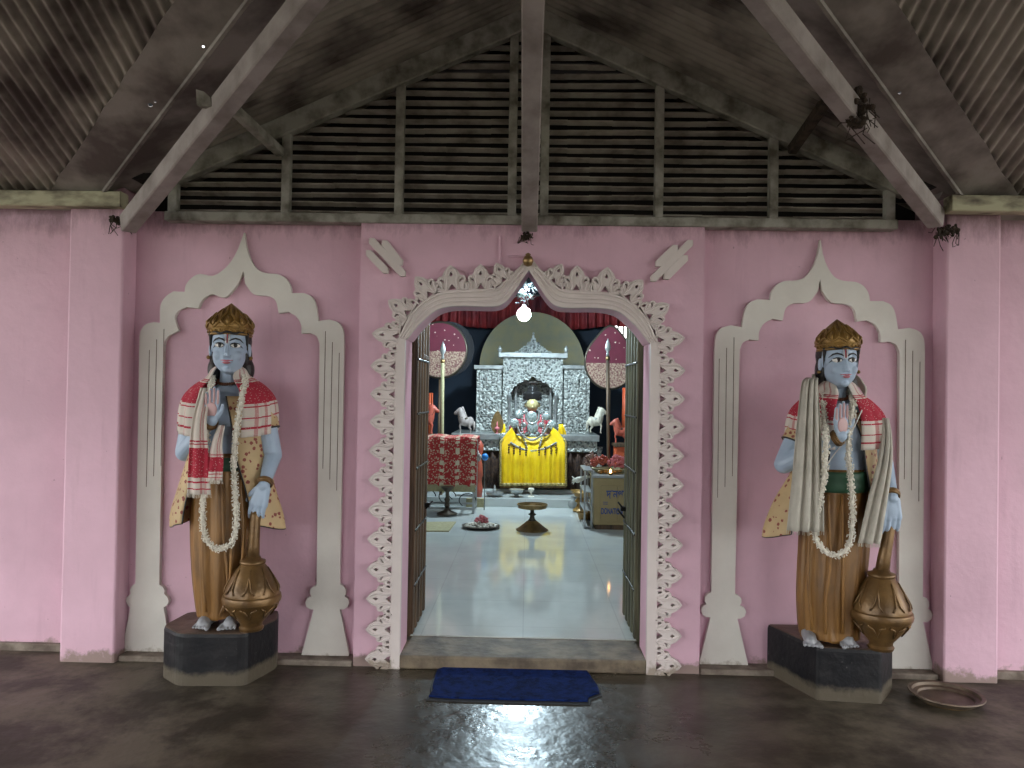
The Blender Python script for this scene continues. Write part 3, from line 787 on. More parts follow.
def make_statue(cfg):
    Yx = cfg['Y']; base = P(cfg['cx'], cfg['foot_y'], Yx); base.z = cfg['z0']
    root = empty('statue', (base.x, Yx, cfg['z0']))
    tag(root, cfg['label'], 'statue')
    org = Vector(root.location)
    def S(px, py, dy=0): return P(px, py, Yx + dy) - org
    # --- body
    b = MB()
    hc = S(*cfg['head'], -.03)                       # head centre (eye level)
    Hm = Matrix.Translation(hc) @ Matrix.Rotation(R(cfg['turn']), 4, 'Z') @ Matrix.Rotation(R(cfg.get('tilt', 0)), 4, 'Y')
    Hr = Hm.to_3x3()
    H = lambda x, y, z: Hm @ Vector((x, y, z))
    hk = cfg.get('hs', 1.0)
    HK = cfg.get('hs', 1.17)
    Hm = Matrix.Translation(hc) @ Matrix.Rotation(R(cfg['turn']), 4, 'Z') @ Matrix.Rotation(R(cfg.get('tilt', 0)), 4, 'Y') @ Matrix.Scale(HK, 4)
    def xf(mb):
        mb.v = [tuple(Hm @ Vector(v)) for v in mb.v]; return mb
    Hr = Matrix.Identity(3)
    H = lambda x, y, z: Vector((x, y, z))
    EL = [((0, .012, .02), (.083, .100, .108)), ((0, -.018, -.045), (.071, .078, .078)), ((0, -.030, -.092), (.042, .050, .036))]
    hb = MB()
    for c_, r_ in EL: hb.ell(H(*c_), r_, Hr, 24, 16)
    def fy(x, z):
        best = 0
        for c_, r_ in EL:
            q = 1 - ((x - c_[0]) / r_[0]) ** 2 - ((z - c_[2]) / r_[2]) ** 2
            if q > 0: best = min(best, c_[1] - r_[1] * math.sqrt(q))
        return best
    hb.cap(H(0, fy(0, .004) + .002, .006), H(0, fy(0, -.040) - .010, -.038), .0065, .0095)
    hb.ell(H(0, fy(0, -.044) - .010, -.0445), (.0085, .009, .0075), Hr, 10, 6)
    for s in (-1, 1):
        hb.ell(H(s * .0105, fy(0, -.046) - .003, -.047), (.0075, .009, .006), Hr, 10, 6)
        hb.ell(H(s * .036, -.066, -.045), (.027, .024, .024), Hr, 12, 8)
        hb.ell(H(s * .084, .008, -.018), (.009, .018, .032), Hr, 12, 8)
        hb.ell(H(s * .034, fy(.034, .014) + .010, .016), (.026, .012, .008), Hr, 12, 8)
    hb.ell(H(0, fy(0, -.07) - .001, -.071), (.025, .010, .012), Hr, 12, 8)
    hb.ell(H(0, fy(0, -.108), -.108), (.018, .014, .014), Hr, 12, 8)
    xf(hb); b.add(hb.v, hb.f)
    nk = S(*cfg['neck'], -.0); 
    b.cap(hc + Vector((0, .02, -.06)), nk + Vector((0, .015, -.02)), .050, .056, 16)
    shl, shr = S(*cfg['shL'], .01), S(*cfg['shR'], .01)
    pel = S(*cfg['pelvis'], .0)
    mid = (shl + shr) / 2; chest = mid * .80 + pel * .20; 
    b.cap(shl + Vector((.03, 0, .0)), nk + Vector((0, .02, -.045)), .055, .06); b.cap(shr - Vector((.03, 0, 0)), nk + Vector((0, .02, -.045)), .055, .06)
    b.ell(chest + Vector((0, 0, .0)), (.185, .118, .17), None, 24, 16)
    b.ell(chest * .5 + pel * .5 + Vector((0, -.005, 0)), (.145, .108, .19), None, 24, 16)
    b.ell(pel, (.15, .11, .13), None, 24, 16)
    for s in (-1, 1): b.ell(chest + Vector((s * .07, -.085, .015)), (.07, .035, .055), None, 14, 10)
    # legs, feet
    for (px, py), kn in zip(cfg['feet'], cfg['knees']):
        toe = S(px, py, cfg['toe_dy']); toe.z = .022; an = Vector((toe.x * .80, toe.y + .15, .07))
        k_ = S(*kn, -.03); b.cap(pel + Vector(((.07 if k_.x > pel.x else -.07), 0, -.04)), k_, .085, .06); b.cap(k_, an, .058, .038)
        b.cap(an + Vector((0, .03, -.025)), toe + Vector((0, .035, .006)), .040, .031)
        for q in range(5):
            s = (q - 2) * .0165; sg = 1 if toe.x > pel.x else -1
            L = .04 - .005 * (q if sg > 0 else 4 - q)
            r_ = .0125 if (q == 0 and sg > 0) or (q == 4 and sg < 0) else .0085
            b.cap(toe + Vector((s, .028, -.002)), toe + Vector((s * 1.15, .028 - L, -.010)), r_, r_ * .9, 8)
    # arms
    eL, wL = S(*cfg['elL']), S(*cfg['wrL']); eR, wR = S(*cfg['elR']), S(*cfg['wrR'])
    b.cap(shl, eL, .062, .050, 16); b.cap(eL, wL, .050, .030, 16)
    b.cap(shr, eR, .060, .048, 16); b.cap(eR, wR, .047, .029, 16)
    hand(b, wL, cfg['hLd'], cfg['hLn'], cfg['hLt'], cfg.get('hLs', 1.0), cfg['hLc'])
    hand(b, wR, cfg['hRd'], cfg['hRn'], cfg['hRt'], 1.18, cfg['hRc'])
    body = b.build('body', 'skin', root); remesh(body, .0038, 4)
    # --- painted palm
    if cfg.get('palm'):
        d = Vector(cfg['hLd']).normalized(); n_ = Vector(cfg['hLn']).normalized(); t = Vector(cfg['hLt']).normalized()
        pb = MB(); pb.ell(wL + d * .052 + n_ * .0135, (.030, .0055, .040), Matrix((t, n_, d)).transposed(), 16, 8)
        lens = [.072, .080, .074, .058]
        for i in range(4):
            off = (1.5 - i) * .0205
            kn = wL + d * (.088 - .004 * abs(i - 1)) + t * off + n_ * .006
            pb.cap(kn, kn + d * lens[i] * .90 + n_ * .004, .0068, .0055, 8)
        pb.build('palm_paint', 'palm', root, smooth=True)
    # --- face
    for s in (-1, 1):
        ex, ez = s * .034, .0
        ey = fy(ex, ez)
        er = Matrix.Rotation(R(s * 22), 3, 'Z') @ Matrix.Rotation(R(-s * 5), 3, 'Y')
        eye = xf(MB().ell(H(ex, ey + .003, ez), (.0225, .0085, .0105), er, 16, 10)).build('eye', 'white', root, smooth=True)
        xf(MB().ell(H(ex + cfg.get('gaze', 0), ey - .0040, ez + .001), (.0092, .0034, .0092), er, 12, 8)).build('iris', 'black', eye, smooth=True)
        lid = [H(ex + s * u * .023, fy(ex + s * u * .023, ez + .008) - .0035 + .0015 * abs(u), ez + .0100 * (1 - u * u) + .0015 - (.005 if u > .7 else 0)) for u in (-1, -.6, -.2, .2, .6, 1, 1.3)]
        xf(MB().tube(lid, [.0012, .0026, .0030, .0030, .0028, .002, .0008], 6)).build('eyeliner', 'black', root, smooth=True)
        low = [H(ex + s * u * .022, fy(ex + s * u * .022, ez - .008) - .0028 + .002 * abs(u), ez - .0092 * (1 - u * u)) for u in (-1, -.5, 0, .5, 1)]
        xf(MB().tube(low, .0011, 6)).build('eyeliner', 'black', root, smooth=True)
        br = [H(s * x, fy(s * x, z) - .004, z) for x, z in ((.009, .019), (.020, .027), (.036, .032), (.052, .028), (.066, .013))]
        xf(MB().tube(br, [.0014, .0036, .0042, .0034, .001], 6)).build('eyebrow', 'black', root, smooth=True)
    b = MB(); zl = -.0735
    for (z, r_, w_) in ((.0042, .0042, .0245), (-.0045, .0056, .020)):
        b.tube([H(u * w_, fy(0, -.07) - .0095 + abs(u) ** 2 * .011, zl + z + (.0030 * abs(u) if z > 0 else .0045 * u * u)) for u in (-1.1, -.7, -.3, 0, .3, .7, 1.1)], [r_ * k for k in (.25, .7, 1, .85, 1, .7, .25)], 8)
    xf(b).build('lips', 'lips', root, smooth=True)
    for s in (-1, 1): xf(MB().tube([H(s * x, fy(x, z) - .0022, z) for x, z in ((.001, .004), (.006, .012), (.008, .03), (.0095, .052))], .0019, 6)).build('forehead_mark', 'white', root, smooth=True)
    xf(MB().tube([H(0, fy(0, z) - .0024, z) for z in (.012, .03, .05)], .0024, 6)).build('forehead_mark', 'red', root, smooth=True)
    # hair
    b = MB(); b.ell(H(0, .034, .026), (.092, .092, .100), Hr, 20, 14)
    for s in (-1, 1):
        b.ell(H(s * .066, .040, -.045), (.028, .05, .065), Hr, 14, 10)
        b.ell(H(s * .072, .052, -.105), (.032, .045, .055), Hr, 14, 10)
        b.cap(H(s * .079, -.038, .055), H(s * .080, -.026, -.03), .009, .003, 8)
    b.tube([H(.086 * math.sin(a), .012 - .104 * math.cos(a), .057 + .004 * math.cos(9 * a)) for a in [(-1.35 + 2.7 * k / 20) for k in range(21)]], .007, 6)
    hr_ = xf(b).build('hair', 'hair', root); remesh(hr_, .006, 2)
    for s in (-1, 1):
        xf(MB().ell(H(s * .092, -.002, -.052), .009, None, 10, 8)).build('earring', 'gold', root, smooth=True)
    # crown
    cr = MB(); cm = Matrix.Translation((0, .008, .044)) @ Matrix.Rotation(R(-3), 4, 'X') @ Matrix.Diagonal((.95, .97, 1.03, 1))
    prof = [(.090, .0), (.094, .003), (.099, .016), (.105, .034), (.106, .046), (.100, .060), (.086, .078), (.068, .097), (.047, .116), (.028, .131), (.012, .143), (.003, .150)]
    def cmod(a, z): return 1 + (.035 * abs(math.sin(4.5 * (a - 1.5 * PI) + PI / 2)) if z > .045 else 0)
    v0 = MB().lathe(prof, (0, 0, 0), 72, 1.0, 1.03, mod=cmod)
    cr.add([cm @ Vector(v) for v in v0.v], v0.f)
    crown = xf(cr).build('crown', 'gold', root, smooth=True, ang=50)
    def cp(a, z, e=.002):
        for (r0, z0), (r1, z1) in zip(prof, prof[1:]):
            if z0 <= z <= z1: r_ = r0 + (r1 - r0) * (z - z0) / (z1 - z0) + e; break
        else: r_ = .01
        return cm @ Vector((r_ * math.sin(a), -r_ * math.cos(a) * 1.03, z))
    xf(MB().tube([cp(2 * PI * k / 40, .006) for k in range(40)], .0045, 6, closed=True)).build('lower_rim', 'gold', crown, smooth=True)
    xf(MB().tube([cp(2 * PI * k / 40, .030) for k in range(40)], .0035, 6, closed=True)).build('upper_rim', 'gold', crown, smooth=True)
    for a0 in (-1.25, -.62, 0, .62, 1.25):
        L = .140 - .035 * abs(a0)
        b = MB()
        lp = [(0, .034), (-.16, .046), (-.30, .060), (-.27, .080), (-.17, .10), (0, L)]
        lp = lp + [(-w, z) for w, z in lp[1:-1]][::-1]
        b.tube(cat([cp(a0 + w, z, .004) for w, z in lp + lp[:1]], 4), .0050, 6)
        b.tube([cp(a0, .042, .004), cp(a0, .06, .006), cp(a0, .085, .006)], [.004, .0085, .003], 8)
        xf(b).build('leaf_relief', 'gold', crown, smooth=True)
    for k in range(14):
        xf(MB().ell(cp(-1.5 + 3 * k / 13, .018), .0055, None, 8, 6)).build('stud', 'gold', crown, smooth=True)
    # --- dhoti
    rings = []
    dh = cfg['dhoti']
    for (xa, xb, py, dy, ry) in dh:
        a_, c_ = S(xa, py, dy), S(xb, py, dy); rings.append(((a_ + c_) / 2, (c_.x - a_.x) / 2, ry))
    cs = cat([Vector((r[0].x, r[0].y, r[0].z)) for r in rings], 8); rr = cat([Vector((r[1], r[2], 0)) for r in rings], 8)
    nA = 96; b = MB(); n = len(cs)
    for i in range(n):
        t = i / (n - 1)
        for k in range(nA):
            a = 2 * PI * k / nA
            fold = 1 + .034 * math.sin(13 * a + 2.5 * t + cfg['seed']) * (.35 + .65 * t) + .018 * math.sin(29 * a - 3 * t)
            fr = math.exp(-((a - 1.5 * PI + .18 * math.sin(3 * t)) / .16) ** 2)
            fold -= .10 * fr * min(1, t * 2.5); fold += .06 * math.exp(-((a - 1.5 * PI - .32) / .14) ** 2) * min(1, t * 2)
            x = rr[i].x * math.cos(a); y = rr[i].y * math.sin(a)
            b.v.append((cs[i].x + x * fold, cs[i].y + y * fold, cs[i].z + (.006 * math.sin(5 * a) if i == n - 1 else 0)))
    for i in range(n - 1):
        for k in range(nA): b.f.append((i*nA+k, i*nA+(k+1) % nA, (i+1)*nA+(k+1) % nA, (i+1)*nA+k))
    b.f.append(tuple(range(nA))); b.f.append(tuple(range((n-1)*nA, n*nA))[::-1])
    b.build('dhoti', 'ochre', root, smooth=True)
    # pleat ridges
    b = MB()
    for q in cfg['pleats']: b.tube(cat([S(x, y, dy) for x, y, dy in q], 5), .008, 6)
    dd = b.build('pleat', 'ochre', root, smooth=True)
    # sash
    sx = cfg['sash']; b = MB(); a_, c_ = S(sx[0], sx[2]), S(sx[1], sx[2]); hh = (S(sx[0], sx[3]) - a_).length
    cc = (a_ + c_) / 2; w_ = (c_.x - a_.x) / 2
    b.lathe([(1.0, -hh), (1.03, -hh * .9), (1.05, -hh * .6), (1.0, -hh * .5), (1.05, -hh * .35), (1.03, -.1 * hh), (1, 0)], cc, 40, w_ * 1.05, .142)
    b.build('sash', 'green', root, smooth=True)
    # necklace
    b = MB()
    for k in range(-10, 11):
        a = k / 10 * 2.0
        b.ell(nk + Vector((.058 * math.sin(a), .01 - .066 * math.cos(a), .004 - .022 * math.cos(a))), .0085, None, 8, 6)
    b.build('necklace', 'bead', root, smooth=True)
    # bracelets
    for e_, w in ((eL, wL), (eR, wR)):
        d = (w - e_).normalized(); x = d.orthogonal().normalized(); y = d.cross(x); c_ = w - d * .022
        b = MB()
        for off, rr_ in ((-.010, .006), (0, .0085), (.010, .006)):
            b.tube([c_ + d * off + (x * math.cos(a) + y * math.sin(a)) * .036 for a in [2 * PI * k / 20 for k in range(20)]], rr_, 8, closed=True)
        b.build('bracelet', 'bronze', root, smooth=True)
    # --- waistcoat
    vs_ = cfg['vest']; nA = 64; grid = []
    keys = [(S(x_, py, 0), rx, ry, R(ph)) for (x_, py, rx, ry, ph) in vs_]
    cc = cat([k[0] for k in keys], 7); pp = cat([Vector((k[1], k[2], k[3])) for k in keys], 7)
    for i, (c_, p_) in enumerate(zip(cc, pp)):
        row = []; t = i / (len(cc) - 1)
        for k in range(nA + 1):
            a = p_.z + (2 * PI - 2 * p_.z) * k / nA
            f_ = 1 + .03 * math.sin(8 * a + 1.7) * t
            side = abs(math.sin(a))
            row.append((c_.x + p_.x * math.sin(a) * f_, c_.y - p_.y * math.cos(a) * f_ , c_.z - (.05 * t * side ** 3)))
        grid.append(row)
    vest = sheet('waistcoat', grid, 'vest', root, .008)
    b = MB()
    for side in (0, -1): b.tube([Vector(r_[side]) + Vector((0, -.004, 0)) for r_ in grid], .0042, 6)
    b.tube([Vector(p) for p in grid[-1]], .0045, 6)
    b.build('piping', 'black', vest, smooth=True)
    # sleeves
    for sh, el in ((shl, eL), (shr, eR)):
        d = (el - sh).normalized(); L = (el - sh).length
        x = Vector((1, 0, 0)); x = (x - d * x.dot(d)).normalized(); y = d.cross(x)
        b = MB(); pr = [(-.03, .035), (-.01, .056), (.03, .064), (L * .28, .066), (L * .46, .066)]
        pts_ = [sh + d * s_ for s_, _ in pr]; b.tube(pts_, [q for _, q in pr], 24)
        sl = b.build('sleeve', 'vest', root, smooth=True)
        c_ = sh + d * L * .46
        MB().tube([c_ + (x * math.cos(a) + y * math.sin(a)) * .066 for a in [2 * PI * k / 24 for k in range(24)]], .0045, 6, closed=True).build('piping', 'black', sl, smooth=True)
    return root, S, dict(nk=nk, shl=shl, shr=shr, wR=wR, eL=eL, eR=eR, wL=wL, pel=pel)

def world(root, p): return Vector(root.location) + Vector(p)

def cape(root, S, k, cfg, label):
    """red and white cotton cloth laid over the shoulders, with hanging tails"""
    nk = k['nk']; c0 = nk + Vector((0, .02, 0)); mx = (k['shr'].x + k['shl'].x) / 2; half = (k['shr'].x - k['shl'].x) / 2
    cx = mx
    T = [(.072, .070, .075, 0.0), (.092, .085, .060, 0.05), (half * .62, .122, .022, .15), (half + .0, .140, -.024, .25), (half + .05, .152, -.080, .5), (half + .070, .158, -.15, .7), (half + .072, .160, cfg['drop'], 1.0)]
    prof = cat([Vector((a, b_, c_)) for a, b_, c_, _ in T], 6)
    nA = 96; grid = []
    for i, p in enumerate(prof):
        t = i / (len(prof) - 1); row = []
        for j in range(nA + 1):
            ph = R(cfg['open']) * (1 - .25 * t)
            a = ph + (2 * PI - 2 * ph) * j / nA
            f = 1 + .034 * math.sin(17 * a + cfg['seed']) * t + .012 * math.sin(31 * a) * t
            sx = math.copysign(abs(math.sin(a)) ** .8, math.sin(a)); cy = math.copysign(abs(math.cos(a)) ** .8, math.cos(a))
            zz = nk.z + p.z - .035 * t * max(cy, 0) - .02 * t * math.sin(a) * cfg.get('skew', 0)
            yo = .012 + p.y * -cy * f
            row.append(world(root, (cx * min(1, t * 1.5) + nk.x * (1 - min(1, t * 1.5)) + p.x * sx * f, yo, zz)))
        grid.append(row)
    o0 = empty('cotton_shawl', world(root, (nk.x, 0, nk.z - .1)))
    tag(o0, label, 'shawl')
    org = Vector(o0.location)
    sheet('shoulder_drape', [[p - org for p in r_] for r_ in grid], 'gam_cape', o0, .006)
    return o0

def tail(parent, path, widths, mtl, name='hanging_end', nu=28, folds=4, amp=.012, wdir=(1, 0, 0), fringe=True, ph=0):
    org = Vector(parent.location); cs = cat(path, 9); ws = cat([Vector((w, 0, 0)) for w in widths], 9)
    grid = []
    for i, (c, w) in enumerate(zip(cs, ws)):
        row = []; t = i / (len(cs) - 1)
        for j in range(nu + 1):
            u = j / nu - .5
            a = u * 2 * PI * folds + ph + .8 * t
            row.append(c - org + Vector(wdir) * (u * w.x + .25 * amp * math.sin(2 * a)) + Vector((0, -1, 0)) * (amp * math.cos(a) + .02 * (1 - (2*u)**2)))
        grid.append(row)
    o = sheet(name, grid, mtl, parent, .004)
    if fringe:
        b = MB()
        for p in grid[-1][::1]:
            p = Vector(p); b.tube([p, p + Vector((random.uniform(-.003, .003), 0, -.018))], .0012, 4)
        b.build('fringe', mtl if mtl == 'scarf' else 'petal', o)
    return o

def garland(root, pts, label, r=.0165):
    pts = cat([world(root, p) for p in pts] , 14)
    c = sum(pts, Vector()) / len(pts); b = MB(); b.tube([p - c for p in pts], r * .6, 6, closed=False)
    d = 0; last = pts[0]
    rnd = random.Random(5)
    for p, q in zip(pts, pts[1:]):
        n = max(3, int((q - p).length / .0016))
        for k in range(n):
            t = k / n; a = rnd.uniform(0, 2 * PI); rr = r * rnd.uniform(.6, 1.15)
            tg = (q - p).normalized(); x = tg.orthogonal().normalized(); y = tg.cross(x)
            e = x * math.cos(a) + y * math.sin(a)
            m_ = Euler((rnd.uniform(0, 3), rnd.uniform(0, 3), rnd.uniform(0, 3))).to_matrix()
            b.ell(p.lerp(q, t) - c + e * rr, (.0070, .0042, .0028), m_, 5, 4)
    o = b.build('flower_garland', 'petal', loc=c); tag(o, label, 'garland'); return o

def pedestal_(name, loop, z, label):
    c = sum((Vector((x, y, 0)) for x, y in loop), Vector()) / len(loop)
    b = MB(); n = len(loop); l = [(x - c.x, y - c.y) for x, y in loop]
    levels = [(1.0, 0), (1.0, z * .5), (1.0, z - .02), (.985, z - .004), (.965, z)]
    for s, zz in levels: b.v += [(x * s, y * s, zz) for x, y in l]
    for i in range(len(levels) - 1):
        for k in range(n): b.f.append((i*n+k, i*n+(k+1) % n, (i+1)*n+(k+1) % n, (i+1)*n+k))
    b.f.append(tuple(range(n))[::-1]); b.f.append(tuple(range((len(levels)-1)*n, len(levels)*n)))
    o = b.build(name, 'pedestal', loc=(c.x, c.y, 0)); tag(o, label, 'pedestal'); return o
def roundpoly(loop, r=.04, n=4):
    out = []; m = len(loop)
    for i in range(m):
        p, q, s = Vector(loop[i-1]), Vector(loop[i]), Vector(loop[(i+1) % m])
        a = q + (p - q).normalized() * r; c = q + (s - q).normalized() * r
        for k in range(n + 1):
            t = k / n; out.append(tuple(a * (1-t)**2 + q * 2*t*(1-t) + c * t*t))
    return out

ZP = .264
# pedestals
def pz(px, py, z=0): p = PZ(px, py, z); return (p.x, p.y)
Lp = [pz(161, 676), pz(177, 686), pz(245, 686), pz(277, 668), pz(278, 655), (P(268, 640, 4.34).x, 4.33), (P(188, 640, 4.34).x, 4.33)]
pedestal_('pedestal', roundpoly(Lp, .045), ZP, 'low black octagonal pedestal under the left statue')
Rp = [pz(766, 672), pz(817, 700), pz(881, 704), pz(892, 690), (P(892, 640, 4.27).x, 4.27), (P(800, 640, 4.32).x, 4.335)]
pedestal_('pedestal', roundpoly(Rp, .014), ZP, 'low black faceted pedestal under the right statue')

# ---- left statue
LS = dict(Y=4.16, cx=226, foot_y=622, z0=ZP, seed=0, label='painted statue of blue-skinned man in gold crown, open palm raised, under the left arch',
    head=(230, 346.5), turn=13, tilt=0, gaze=.001, neck=(229, 381),
    shL=(196, 407), shR=(262, 407), pelvis=(226, 476),
    feet=[(200, 625), (227, 628)], knees=[(210, 560), (240, 560)], toe_dy=-.165,
    elL=(185, 452, -.03), wrL=(212, 420, -.175), elR=(273, 455, .0), wrR=(264, 486, -.135),
    hLd=(.02, -.03, 1), hLn=(0, -1, 0), hLt=(1, 0, 0), hLc=(.03, .03), palm=True,
    hRd=(-.26, -.10, -1), hRn=(.1, 1, 0), hRt=(-1, 0, 0), hRc=(.12, .3),
    dhoti=[(198, 252, 452, 0, .125), (194, 255, 480, 0, .135), (192, 256, 520, 0, .14), (194, 252, 570, -.01, .13), (197, 248, 600, -.01, .12), (199, 243, 614, -.01, .115)],
    pleats=[[(222, 480, -.15), (224, 540, -.155), (228, 590, -.15), (220, 616, -.14)], [(240, 480, -.14), (243, 530, -.15), (240, 585, -.145), (231, 616, -.14)],
            [(205, 500, -.12), (203, 560, -.125), (206, 612, -.12)], [(231, 545, -.155), (230, 580, -.155), (224, 612, -.15)]],
    sash=(199, 251, 456, 469),
    vest=[(228, 396, .15, .105, 12), (228, 420, .19, .135, 20), (228, 450, .205, .150, 26), (227, 480, .25, .155, 34), (227, 505, .292, .16, 36), (228, 518, .300, .165, 38)])
rl, S, k = make_statue(LS)
sh1 = cape(rl, S, k, dict(drop=-.262, open=31, seed=0, skew=0), 'red and white woven cotton shawl around the left statue')
Wd = lambda px, py, dy, Y: P(px, py, Y + dy)
tail(sh1, [Wd(207, 388, -.12, 4.16), Wd(200, 420, -.215, 4.16), Wd(199, 455, -.235, 4.16), Wd(199, 494, -.24, 4.16)], [.06, .075, .10, .12], 'gam_tail', folds=2, amp=.010)
tail(sh1, [Wd(222, 425, -.16, 4.16), Wd(217, 445, -.22, 4.16), Wd(216, 460, -.225, 4.16), Wd(214, 480, -.23, 4.16)], [.04, .06, .08, .085], 'gam_tail', folds=1.6, amp=.008, ph=1)
gp = [S(229, 371, .075), S(214, 377, .0), S(211, 386, -.15), S(208, 420, -.165), S(205, 460, -.175), S(203, 500, -.185), S(203, 525, -.2), S(208, 542, -.19), S(219, 549, -.185), S(231, 543, -.19), S(236, 525, -.19), S(235, 490, -.185), S(234, 455, -.18), S(238, 420, -.175), S(243, 392, -.165), S(245, 378, -.06), S(231, 371, .075)]
garland(rl, gp, 'long white flower garland hanging on the left statue')

# ---- right statue
RS = dict(Y=4.08, cx=836, foot_y=640, z0=ZP, seed=2, label='painted statue of blue-skinned man in gold crown, pale scarf over shoulder, under the right arch',
    head=(838.5, 361), turn=-1, hs=1.09, tilt=-1, gaze=.003, neck=(836, 396),
    shL=(803, 425), shR=(870, 421), pelvis=(836, 492),
    feet=[(813, 643), (851, 650)], knees=[(818, 580), (848, 580)], toe_dy=-.155,
    elL=(784, 464, -.01), wrL=(841, 436, -.20), elR=(884, 466, .0), wrR=(892, 498, -.15),
    hLd=(-.02, .0, 1), hLn=(.30, -.95, 0), hLt=(.95, .3, 0), hLc=(.05, .05), palm=True,
    hRd=(-.06, -.10, -1), hRn=(.1, 1, 0), hRt=(-1, 0, 0), hRc=(.12, .3),
    dhoti=[(808, 862, 468, 0, .125), (803, 866, 495, 0, .135), (800, 868, 540, 0, .14), (798, 863, 590, -.01, .13), (799, 860, 620, -.01, .12), (801, 857, 636, -.01, .12)],
    pleats=[[(828, 495, -.15), (830, 560, -.155), (826, 600, -.15), (826, 634, -.14)], [(842, 495, -.15), (843, 570, -.155), (843, 634, -.14)],
            [(812, 510, -.12), (808, 570, -.125), (812, 630, -.12)], [(856, 500, -.12), (858, 560, -.125), (852, 630, -.12)]],
    sash=(806, 864, 470, 490),
    vest=[(836, 412, .15, .105, 14), (836, 436, .19, .138, 24), (836, 462, .205, .150, 28), (830, 495, .275, .158, 34), (823, 518, .290, .160, 40), (822, 528, .295, .162, 42)])
rr_, S, k = make_statue(RS)
sh2 = cape(rr_, S, k, dict(drop=-.235, open=15, seed=1.3), 'red and white woven cotton shawl around the right statue')
Wr = lambda px, py, dy: P(px, py, 4.08 + dy)
sf = empty('pale_scarf', Wr(836, 430, 0)); tag(sf, 'long pale grey cotton scarf hung over the right statue', 'scarf')
tail(sf, [Wr(812, 378, -.02), Wr(810, 386, -.13), Wr(809, 430, -.20), Wr(808, 480, -.205), Wr(806, 531, -.21)], [.06, .08, .115, .145, .175], 'scarf', folds=3.5, amp=.014)
tail(sf, [Wr(884, 418, -.085), Wr(886, 438, -.12), Wr(884, 465, -.15), Wr(877, 502, -.17), Wr(869, 543, -.18)], [.03, .045, .07, .095, .11], 'scarf', folds=2.5, amp=.012)
arc = cat([Wr(813, 380, -.04), Wr(817, 380, .06), Wr(836, 378, .13), Wr(856, 380, .10), Wr(866, 392, .04)], 8)
o_ = Vector(sf.location)
sheet('neck_fold', [[p - o_ + Vector((0, .004 * math.cos(9*u), .03 - .06 * u)) for p in arc] for u in [q / 6 for q in range(7)]], 'scarf', sf, .012)
gp = [S(836, 388, .085), S(824, 392, -.05), S(824, 420, -.16), S(826, 440, -.235), S(825, 470, -.235), S(820, 500, -.225), S(815, 525, -.2), S(818, 543, -.19), S(832, 555, -.185), S(846, 550, -.185), S(852, 530, -.185), S(852, 500, -.185), S(850, 470, -.18), S(848, 440, -.19), S(852, 415, -.18), S(852, 394, -.05), S(838, 388, .085)]
garland(rr_, gp, 'long white flower garland hanging on the right statue')
# thread across chest
o = MB().tube(cat([S(862, 410, -.14), S(850, 435, -.17), S(836, 452, -.16), S(826, 466, -.15)], 5), .003, 6).build('sacred_thread', 'white', rr_)

# ---- maces
def mace(px, ytop, ybulb_top, Ym, label, lean):
    zb = ZP
    c = P(px, 620, Ym); root = empty('mace', (c.x, Ym, zb)); tag(root, label, 'mace')
    top = P(px + lean, ytop, Ym).z - zb; bt = P(px, ybulb_top, Ym).z - zb
    h = bt
    prof = [(.0, .0), (.062, .0), (.068, .012), (.058, .022), (.062, .035), (.095, .068), (.125, .100), (.145, .128), (.156, .135), (.160, .150), (.156, .165), (.147, .170), (.144, .182), (.128, .215), (.105, .255), (.080, .290), (.060, .312)]
    s = h / .325
    prof = [(r_, z * s) for r_, z in prof]
    def lob(a, z): 
        q = z / s
        return .93 + (.025 * abs(math.sin(4 * a)) if (.175 < q < .30 or .04 < q < .12) else 0)
    MB().lathe(prof, (0, 0, 0), 64, mod=lob).build('mace_head', 'bronze', root, smooth=True, ang=40)
    MB().lathe([(.06, h - .02), (.066, h - .012), (.064, h), (.042, h + .008), (.038, h + .02)], (0, 0, 0), 32).build('collar', 'bronze', root, smooth=True)
    b = MB(); dx = P(px + lean, ytop, Ym).x - c.x
    b.tube([(0, 0, h - .03), (dx * .3, 0, h + (top - h) * .3), (dx, 0, top - .02), (dx * 1.02, 0, top)], [.036, .031, .026, .022], 20)
    b.build('handle', 'bronze', root, smooth=True)
    b = MB(); b2_ = MB()
    for k in range(8):
        a = 2 * PI * k / 8 + .2
        b.tube([(r_ * .94 * math.cos(a + w) * 1.0, r_ * .94 * math.sin(a + w), z * s) for r_, z, w in ((.146, .185, -.22), (.140, .205, -.10), (.112, .25, -.03), (.082, .29, 0), (.112, .25, .03), (.140, .205, .10), (.146, .185, .22))], .0045, 6)
        b2_.tube([(r_ * .94 * math.cos(a + w), r_ * .94 * math.sin(a + w), z * s) for r_, z, w in ((.144, .120, -.3), (.135, .108, -.12), (.10, .07, 0), (.135, .108, .12), (.144, .120, .3))], .005, 6)
    b.build('upper_petal_relief', 'bronze', root, smooth=True); b2_.build('lower_petal_relief', 'bronze', root, smooth=True)
    return root
mace(251.5, 511, 560, 4.03, 'bronze-painted mace standing under the hand of the left statue', 4)
mace(881, 524, 573, 3.94, 'bronze-painted mace standing under the hand of the right statue', 9)

